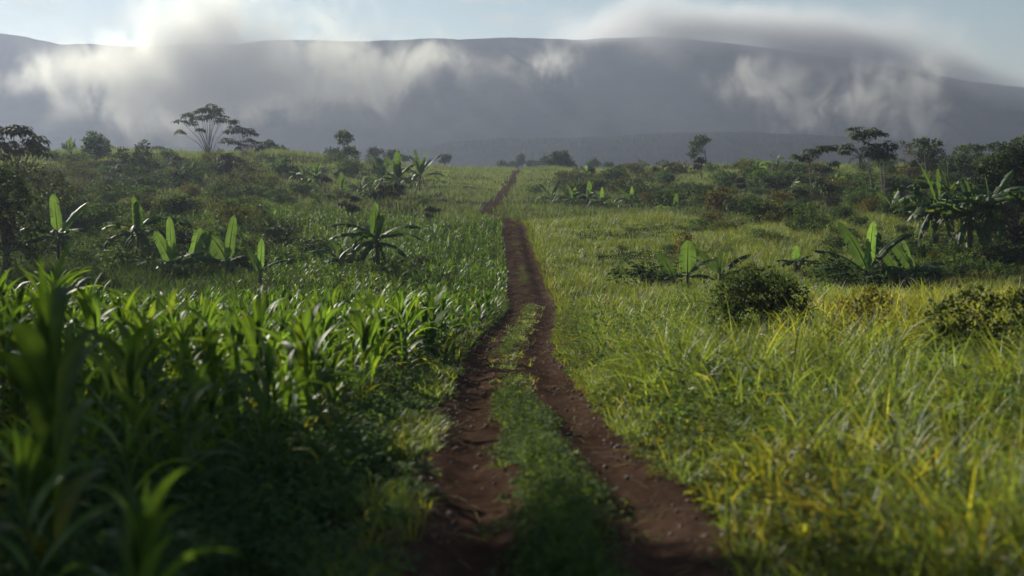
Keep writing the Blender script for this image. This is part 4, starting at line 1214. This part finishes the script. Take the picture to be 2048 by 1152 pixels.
px_tree('red_tipped_bush', 'yellow tipped bush in the scrub below the left hill', 432, -428, 440, [(432, 398, 16, 10), (424, 412, 18, 12), (442, 416, 16, 12)], 0.2, 200, (1.5, 1.1, 0.7), 'bush_leaf', cat='bush', r=0.05)

# hazy trees beyond the crest
FARS = [(140, 300, 296, 14, 12, 'pale tree behind the spiky banana on the left skyline'), (222, 310, 300, 12, 6, 'low hazy tree between the round tree and the bushes'), (322, 360, 299, 15, 6, 'faint flat group of tree crowns left of the fan shaped tree'),
        (545, 300, 292, 12, 6, 'hazy umbrella crown behind the lower spreading tree'), (565, 262, 303, 16, 8, 'bushy tree on the crest right of the lower spreading tree'), (672, 330, 306, 22, 10, 'faint wide tree behind the slim tree on the left hill'), (750, 380, 304, 13, 9, 'hazy tree first in the row right of the slim tree'),
        (785, 390, 308, 14, 8, 'hazy tree second in the row right of the slim tree'), (808, 395, 315, 10, 5, 'low hazy tree last in the row right of the slim tree'), (890, 400, 316, 12, 7, 'small hazy tree alone over the grassy crest'), (1043, 520, 318, 9, 13, 'tall hazy tree standing out of the far grove'),
        (1005, 520, 328, 14, 7, 'hazy tree at the left end of the far grove'), (1024, 520, 328, 14, 7, 'hazy tree left of the tall one in the far grove'), (1062, 520, 327, 14, 8, 'hazy tree right of the tall one in the far grove'), (1080, 500, 328, 12, 7, 'low hazy tree in the middle of the far grove'),
        (1090, 480, 320, 11, 12, 'hazy round headed tree at the right end of the far grove'), (1140, 420, 328, 14, 7, 'faint tree just right of the dense round tree'), (1184, 430, 323, 14, 8, 'hazy tree between the round tree and the skyline bushes'), (1216, 430, 331, 10, 6, 'low hazy tree left of the skyline bushes')]
for px, d, py, hw, hh, lab in FARS:
    cl = [(px + rnd(-0.5, 0.5) * hw, py + rnd(-0.2, 0.8) * hh, hw * rnd(0.45, 0.75), hh * rnd(0.45, 0.7)) for _ in range(6)] + [(px, py, hw * 0.6, hh * 0.8)]
    px_tree('distant_tree', lab, px, d, py + hh * 0.8, cl, 0.75, 60, r=0.2, group='hazy trees beyond the crest')
SKY = [(1250, 300, 333, 16, 8, 'dark bush on the skyline right of the far hazy trees'), (1232, 300, 336, 10, 5, 'small bush at the left of the dark skyline bush'), (1180, 262, 342, 12, 8, 'low bush on the crest below the dense round tree'), (1308, 262, 340, 12, 7, 'olive bush on the crest left of two reddish ones'), (1318, 262, 343, 10, 7, 'reddish bush on the crest below the leaning tree'),
       (1358, 258, 338, 16, 7, 'wide dark bush on the crest left of the leaning tree'), (1425, 250, 342, 9, 7, 'olive bush on the crest right of the leaning tree'), (1452, 246, 338, 12, 8, 'reddish bush on the crest right of the leaning tree'), (1485, 240, 328, 18, 8, 'dark spreading bush left of the spiky skyline banana')]
for px, d, py, hw, hh, lab in SKY:
    cl = [(px + rnd(-0.6, 0.6) * hw, py + rnd(-0.2, 0.9) * hh, hw * rnd(0.45, 0.7), hh * rnd(0.5, 0.75)) for _ in range(6)]
    px_tree('skyline_bush', lab, px, d, py + hh, cl, 0.42, 90, (1.6, 1.0, 0.7) if 'reddish' in lab else (1, 1, 1), 'bush_leaf', cat='bush', r=0.08, group='bushes along the crest')

# oil palm
l = at(1718, 225)
root = empty('oil_palm', l)
tag(root, 'dark feathery palm behind the papaya trees on the right', 'palm tree')
tb = MB(); tube(tb, [(0, 0, -0.3), (0, 0, 1.2), (0, 0, 2.4)], [0.4, 0.36, 0.3], 9); tb.build('trunk', M['bark'], root)
for k in range(18):
    fb = MB()
    az = k * 2.4; el = R(80 - 4.5 * k); L_ = rnd(2.6, 3.2); bd = R(60 + 2 * k)
    s = np.linspace(0, 1, 24); th = el - bd * s ** 1.3
    r_ = np.concatenate([[0], np.cumsum(np.cos(th[1:])) * L_ / 23]); z_ = np.concatenate([[0], np.cumsum(np.sin(th[1:])) * L_ / 23])
    Pp = np.stack([r_ * math.cos(az), r_ * math.sin(az), 2.4 + z_], -1)
    tube(fb, Pp, np.linspace(0.04, 0.01, 24), 4)
    for sg in (1, -1):
        ribbons(fb, Pp[3:], az + sg * 1.1, rnd(-0.1, 0.5, 21), 0.75 * np.sin(np.pi * (0.12 + 0.8 * s[3:])), 0.07, 0.9, 3, np.ones((21, 3)), P_BLADE)
    fb.build('frond', M['tree_leaf'], root)

# scattered bushes of the two scrub slopes: a handful of kinds, copied
BUSH = []
KINDS_ = [('leafy_bush', 'low leafy green bush growing in the scrub', (0.95, 1.05, 0.9), 0.17), ('brown_bush', 'brownish twiggy bush growing in the scrub', (1.35, 1.0, 0.8), 0.17), ('dark_bush', 'dark dense bush growing in the scrub', (0.75, 0.85, 0.9), 0.18), ('red_tipped_bush', 'bush with rusty leaf tips growing in the scrub', (1.6, 0.92, 0.65), 0.16)]
for kn, lab, tint, lf in KINDS_:
    for v in range(2):
        cl = [(rnd(-0.7, 0.7), rnd(-0.7, 0.7), rnd(0.5, 1.1), rnd(0.4, 0.65), rnd(0.35, 0.55)) for _ in range(7)]
        o = clump_tree(kn, lab, 'bush', (0, 0, 0), cl, 0.35, 0.05, lf, 260, 'bush_leaf', 'bark', tint)
        BUSH.append((o, lab))
used = set()
def place_bush(i, px, py, size, side):
    o, lab = BUSH[i]
    if i in used:
        o = copy_tree(o)
    used.add(i)
    x, y, z = hit(px, py)
    o.location = (x, y, z - 0.05)
    o.rotation_euler.z = rnd(0, 6.28)
    o.scale = (size * rnd(0.85, 1.3), size * rnd(0.85, 1.2), size * rnd(0.8, 1.15))
    o['label'] = lab + (' on the slope left of the track' if side == 'l' else ' on the slope right of the track')
    o['group'] = ('scrub bushes left of the track' if side == 'l' else 'scrub bushes right of the track')
cnt = 0
for _ in range(1500):
    if cnt >= 170:
        break
    px, py = rnd(20, 870), 325 + 190 * rnd(0, 1) ** 1.2
    x, y, z = hit(px, py)
    if py > 445 and px > 560: continue
    if py > 420 and px > 650: continue
    if 850 < px and py < 390: continue
    if py < 352 and 330 < px < 560 and RNG.uniform() < 0.7: continue
    if px > 560 and py < 345 and RNG.uniform() < 0.75: continue
    if float(soil_at(x, y)) > 0.7: continue
    i = int(RNG.choice([0, 1, 2, 3, 4, 5, 6], p=[0.26, 0.2, 0.13, 0.08, 0.15, 0.15, 0.03]))
    place_bush(i, px, py, rnd(0.5, 1.6) * np.interp(y, [60, 120, 220], [0.75, 1.0, 1.35]), 'l')
    cnt += 1
cnt = 0
for _ in range(1500):
    if cnt >= 285:
        break
    px, py = rnd(1060, 2090), (rnd(346, 452) if RNG.uniform() < 0.68 else rnd(452, 590))
    x, y, z = hit(px, py)
    if x - track_x(y) < 4: continue
    if py > 400 and px < 1250 + rnd(0, 250): continue
    if px < 1250 and py < 360: continue
    i = int(RNG.choice(8, p=[0.22, 0.2, 0.1, 0.08, 0.14, 0.14, 0.06, 0.06]))
    if py > 452 and px < 1180: continue
    place_bush(i, px, py, (0.6 if py > 452 else 1.0) * rnd(0.55, 1.6) * np.interp(y, [60, 120, 220], [0.75, 1.0, 1.35]), 'r')
    cnt += 1

# dark growth crowding the feet of the bananas
for side, spots in (('left', [(60, 520), (160, 532), (215, 520), (240, 548), (318, 552), (410, 556), (430, 535), (500, 548), (560, 540), (625, 515), (700, 545), (716, 560), (800, 560), (845, 548), (300, 520), (590, 500)]),
                    ('right', [(1290, 585), (1850, 520), (1890, 505), (1930, 525), (1970, 510), (2010, 525), (2045, 500), (1990, 490), (2040, 540), (1650, 565), (1690, 592), (1780, 592), (1850, 560), (1900, 552), (1945, 560), (1990, 560), (2030, 545), (1760, 560)])):
    for px, py in spots:
        o = copy_tree(BUSH[int(RNG.choice([0, 1, 4, 5]))][0])
        x, y, z = hit(px + rnd(-8, 8), py)
        o.location = (x, y, z - 0.1); o.rotation_euler.z = rnd(0, 6.28)
        k = rnd(0.75, 1.25); o.scale = (k * 1.3, k * 1.2, k * 0.85)
        o['label'] = 'low dark bush crowding the feet of the banana plants %s of the track' % side
        o['group'] = 'dark bushes round the banana plants %s of the track' % side

# young umbrella leaved shrubs dotted over both slopes
YP = []
for v in range(3):
    hd = [(rnd(-0.5, 0.5), rnd(-0.5, 0.5), rnd(1.2, 1.9), 0.8) for _ in range(3)]
    st = [[(0, 0, -0.2), (h[0] * 0.4, h[1] * 0.4, h[2] * 0.6), h[:3]] for h in hd]
    YP.append(umbrella_tree('umbrella_shrub', 'young umbrella leaved shrub', 'shrub', (0, 0, 0), st, hd, 0.6, 0.5, 10, 0.04))
for i in range(34):
    side = 'left' if i % 2 else 'right'
    for _ in range(60):
        px, py = (rnd(60, 860), rnd(330, 470)) if side == 'left' else (rnd(1330, 2060), rnd(350, 450))
        x, y, z = hit(px, py)
        if abs(x - track_x(y)) > 4:
            break
    o = YP[i] if i < 3 else copy_tree(YP[i % 3])
    o.location = (x, y, z); o.rotation_euler.z = rnd(0, 6.28)
    k = rnd(0.8, 1.4) * np.interp(y, [60, 120, 220], [0.75, 1.0, 1.35]); o.scale = (k, k, k)
    o['label'] = 'young umbrella leaved shrub on a bare stem on the slope %s of the track' % side
    o['group'] = 'umbrella leaved shrubs %s of the track' % side

# rank growth round the feet of the banana plants
mb = MB()
fx = np.repeat(np.array(FEET), 26, 0)
a = rnd(0, 6.28, len(fx)); r = np.sqrt(rnd(0, 1, len(fx))) * 1.5 * fx[:, 2]
xy = np.stack([fx[:, 0] + r * np.cos(a), fx[:, 1] + r * np.sin(a)], -1)
dry = np.where(RNG.uniform(size=len(xy)) < 0.12, 0.5, 0.05)
tufts(mb, xy, np.full(len(xy), 9), 0.6 * fx[:, 2], 0.04 * fx[:, 2], 4, hue(len(xy), dry) * 0.9, 0.3, (0.4, 2.0))
o = mb.build('rank_grass', M['weed'])
tag(o, 'rank dark grass and weeds round the feet of the banana plants', 'grass', kind='stuff')

# unseen trees added outside the left edge to throw shade over the near corner
SHADE = [(-13.4, 26.6, 12.4, 1.9, 'narrow tall tree added for shade close to the left edge, outside the picture'), (-19.5, 28.0, 12.0, 2.4, 'tall tree added for shade farthest left, outside the picture'), (-17.6, 25.2, 12.0, 2.4, 'spreading tree added for shade left of the viewer, outside the picture'), (-15.0, 22.6, 12.0, 1.9, 'tall tree added for shade nearest the viewer on the left, outside the picture'), (-10.9, 24.6, 11.6, 1.3, 'slender tall tree added for shade beside the left edge, outside the picture')]
for x, y, h, r, lab in SHADE:
    cl = [(rnd(-r, r) * 0.9, rnd(-r, r) * 1.2, h * rnd(0.62, 0.98), r * rnd(0.38, 0.58), r * rnd(0.3, 0.46)) for _ in range(13)]
    clump_tree('added_shade_tree', lab, 'tree', (x, y, float(base_z(x, y))), cl, h * 0.5, 0.16, 0.34, 130)

# ------------------------------------------------------------------ haze
def box(name, lo, hi, mat):
    V = [(x, y, z) for x in (lo[0], hi[0]) for y in (lo[1], hi[1]) for z in (lo[2], hi[2])]
    Q = [(0, 1, 3, 2), (4, 6, 7, 5), (0, 4, 5, 1), (2, 3, 7, 6), (0, 2, 6, 4), (1, 5, 7, 3)]
    me = bpy.data.meshes.new(name)
    me.from_pydata(V, [], Q)
    me.materials.append(mat)
    o = bpy.data.objects.new(name, me)
    COL.objects.link(o)
    return o

m, t, out = new_mat('haze')
pv = t.nodes.new('ShaderNodeVolumePrincipled')
pv.inputs['Color'].default_value = (0.46, 0.53, 0.71, 1)
pv.inputs['Density'].default_value = 0.00026
pv.inputs['Anisotropy'].default_value = 0.45
t.links.new(pv.outputs[0], out.inputs['Volume'])
hz = box('haze', (-2700, -100, -40), (2700, 4300, 190), m)
hz.display_type = 'WIRE'
tag(hz, 'pale humid haze hanging over the whole valley', 'haze', kind='stuff')

# ------------------------------------------------------------------ mist and cloud on the mountain
def mist_bank(name, label, cat, blobs, D, depth, lo, hi, res, dens, nscale, aniso=0.55, col=(0.99, 0.99, 0.97), thr=(0.46, 0.74), tilt=1.0, mat=None):
    """a bank of drifting mist: a fog grid filled from soft blobs broken up by noise"""
    ng = bpy.data.node_groups.new(name, 'GeometryNodeTree')
    ng.interface.new_socket('Geometry', in_out='OUTPUT', socket_type='NodeSocketGeometry')
    N, L = ng.nodes.new, ng.links.new
    def math_(op, a, b=None, c=None):
        n = N('ShaderNodeMath'); n.operation = op
        for i, v in enumerate((a, b, c)):
            if v is None:
                continue
            if isinstance(v, (int, float)):
                n.inputs[i].default_value = v
            else:
                L(v, n.inputs[i])
        return n.outputs[0]
    pos = N('GeometryNodeInputPosition').outputs[0]
    sp = N('ShaderNodeSeparateXYZ'); L(pos, sp.inputs[0])
    # slow swirl so that the blobs lose their round outline
    wn = N('ShaderNodeTexNoise'); wn.inputs['Scale'].default_value = nscale * 0.55; wn.inputs['Detail'].default_value = 3
    L(pos, wn.inputs['Vector'])
    wc = N('ShaderNodeSeparateXYZ'); L(wn.outputs['Color'], wc.inputs[0])
    X = math_('ADD', sp.outputs[0], math_('MULTIPLY', math_('SUBTRACT', wc.outputs[0], 0.5), 130))
    Zc = math_('ADD', sp.outputs[2], math_('MULTIPLY', math_('SUBTRACT', wc.outputs[1], 0.5), 90))
    tot = None
    for px, py, rx, ry, st in blobs:
        cx_, cz_ = (px - 1024) / F * D, CZ + (330 - py) / F * D
        a = math_('MULTIPLY', math_('SUBTRACT', X, cx_), F / D / rx)
        b = math_('MULTIPLY', math_('SUBTRACT', Zc, cz_), F / D / ry)
        r2 = math_('ADD', math_('MULTIPLY', a, a), math_('MULTIPLY', b, b))
        g = math_('MULTIPLY', math_('EXPONENT', math_('MULTIPLY', r2, -1.0)), st)
        tot = g if tot is None else math_('ADD', tot, g)
    nz = N('ShaderNodeTexNoise'); nz.inputs['Scale'].default_value = nscale; nz.inputs['Detail'].default_value = 7
    nz.inputs['Roughness'].default_value = 0.7; nz.inputs['Distortion'].default_value = 1.0
    mpn = N('ShaderNodeVectorMath'); mpn.operation = 'MULTIPLY'; mpn.inputs[1].default_value = (1.0, 0.5, 0.65)
    L(pos, mpn.inputs[0]); L(mpn.outputs[0], nz.inputs['Vector'])
    mr = N('ShaderNodeMapRange'); mr.interpolation_type = 'SMOOTHSTEP'
    mr.inputs['From Min'].default_value = thr[0]; mr.inputs['From Max'].default_value = thr[1]
    L(math_('ADD', nz.outputs[0], math_('MULTIPLY', math_('MINIMUM', tot, 1.2), 0.12)), mr.inputs['Value'])
    # fade out towards the front and the back of the bank
    yc = math_('SUBTRACT', sp.outputs[1], math_('MULTIPLY', sp.outputs[2], tilt))
    yy_ = math_('DIVIDE', math_('SUBTRACT', yc, D), depth)
    fy = math_('MAXIMUM', math_('SUBTRACT', 1.0, math_('MULTIPLY', yy_, yy_)), 0.0)
    d = math_('MULTIPLY', math_('MULTIPLY', math_('MULTIPLY', tot, mr.outputs[0]), fy), dens)
    d = math_('MAXIMUM', math_('SUBTRACT', d, dens * 0.02), 0.0)
    vc = N('GeometryNodeVolumeCube')
    L(d, vc.inputs['Density'])
    vc.inputs['Min'].default_value = lo
    vc.inputs['Max'].default_value = hi
    for k, v in zip(('Resolution X', 'Resolution Y', 'Resolution Z'), res):
        vc.inputs[k].default_value = v
    m, t, out = new_mat(name)
    pv = t.nodes.new('ShaderNodeVolumePrincipled')
    pv.inputs['Color'].default_value = (*col, 1)
    pv.inputs['Density'].default_value = 1.0
    pv.inputs['Anisotropy'].default_value = aniso
    t.links.new(pv.outputs[0], out.inputs['Volume'])
    sm = N('GeometryNodeSetMaterial'); sm.inputs['Material'].default_value = m
    L(vc.outputs[0], sm.inputs[0])
    go = N('NodeGroupOutput'); L(sm.outputs[0], go.inputs[0])
    me = bpy.data.meshes.new(name); me.materials.append(m)
    o = bpy.data.objects.new(name, me); COL.objects.link(o)
    o.modifiers.new('fog', 'NODES').node_group = ng
    return tag(o, label, cat, kind='stuff')

mist_bank('mist', 'bright backlit mist drifting off the left half of the mountain', 'mist',
          [(335, 20, 85, 120, 1.3), (330, 160, 120, 85, 1.5), (150, 135, 140, 55, 0.75), (30, 145, 100, 45, 0.5), (480, 150, 140, 85, 1.0),
           (630, 140, 130, 70, 0.85), (770, 130, 120, 65, 0.7), (890, 110, 90, 45, 0.5), (540, 30, 180, 90, 0.45), (150, 40, 150, 70, 0.25), (390, 225, 70, 40, 0.7)],
          1270, 70, (-600, 1180, 20), (20, 1560, 230), (310, 90, 105), 0.017, 0.030, thr=(0.48, 0.66), col=(0.76, 0.77, 0.70))
mist_bank('mist', 'torn wisps of mist hanging on the right half of the mountain', 'mist',
          [(1100, 120, 60, 45, 0.9), (1560, 140, 60, 55, 0.6), (1650, 225, 70, 40, 0.9), (1780, 140, 80, 60, 0.5), (1790, 215, 90, 60, 0.6),
           (1830, 265, 50, 28, 0.9), (1910, 170, 60, 60, 0.6), (1480, 160, 60, 40, 0.3)],
          1270, 50, (-120, 1180, 10), (520, 1480, 160), (310, 90, 75), 0.026, 0.032, col=(0.85, 0.86, 0.82), thr=(0.50, 0.68))
mist_bank('clouds', 'grey cloud cap spilling over the right shoulder of the mountain', 'cloud',
          [(1250, 45, 110, 26, 0.7), (1400, 35, 170, 45, 1.2), (1600, 55, 220, 55, 1.3), (1780, 95, 150, 55, 1.2), (1930, 135, 110, 40, 1.0), (2060, 165, 110, 38, 0.9), (1680, 110, 130, 50, 0.7)],
          1440, 90, (-90, 1320, 60), (720, 1760, 260), (230, 90, 66), 0.015, 0.018, aniso=0.5, thr=(0.38, 0.58), col=(0.80, 0.82, 0.84))
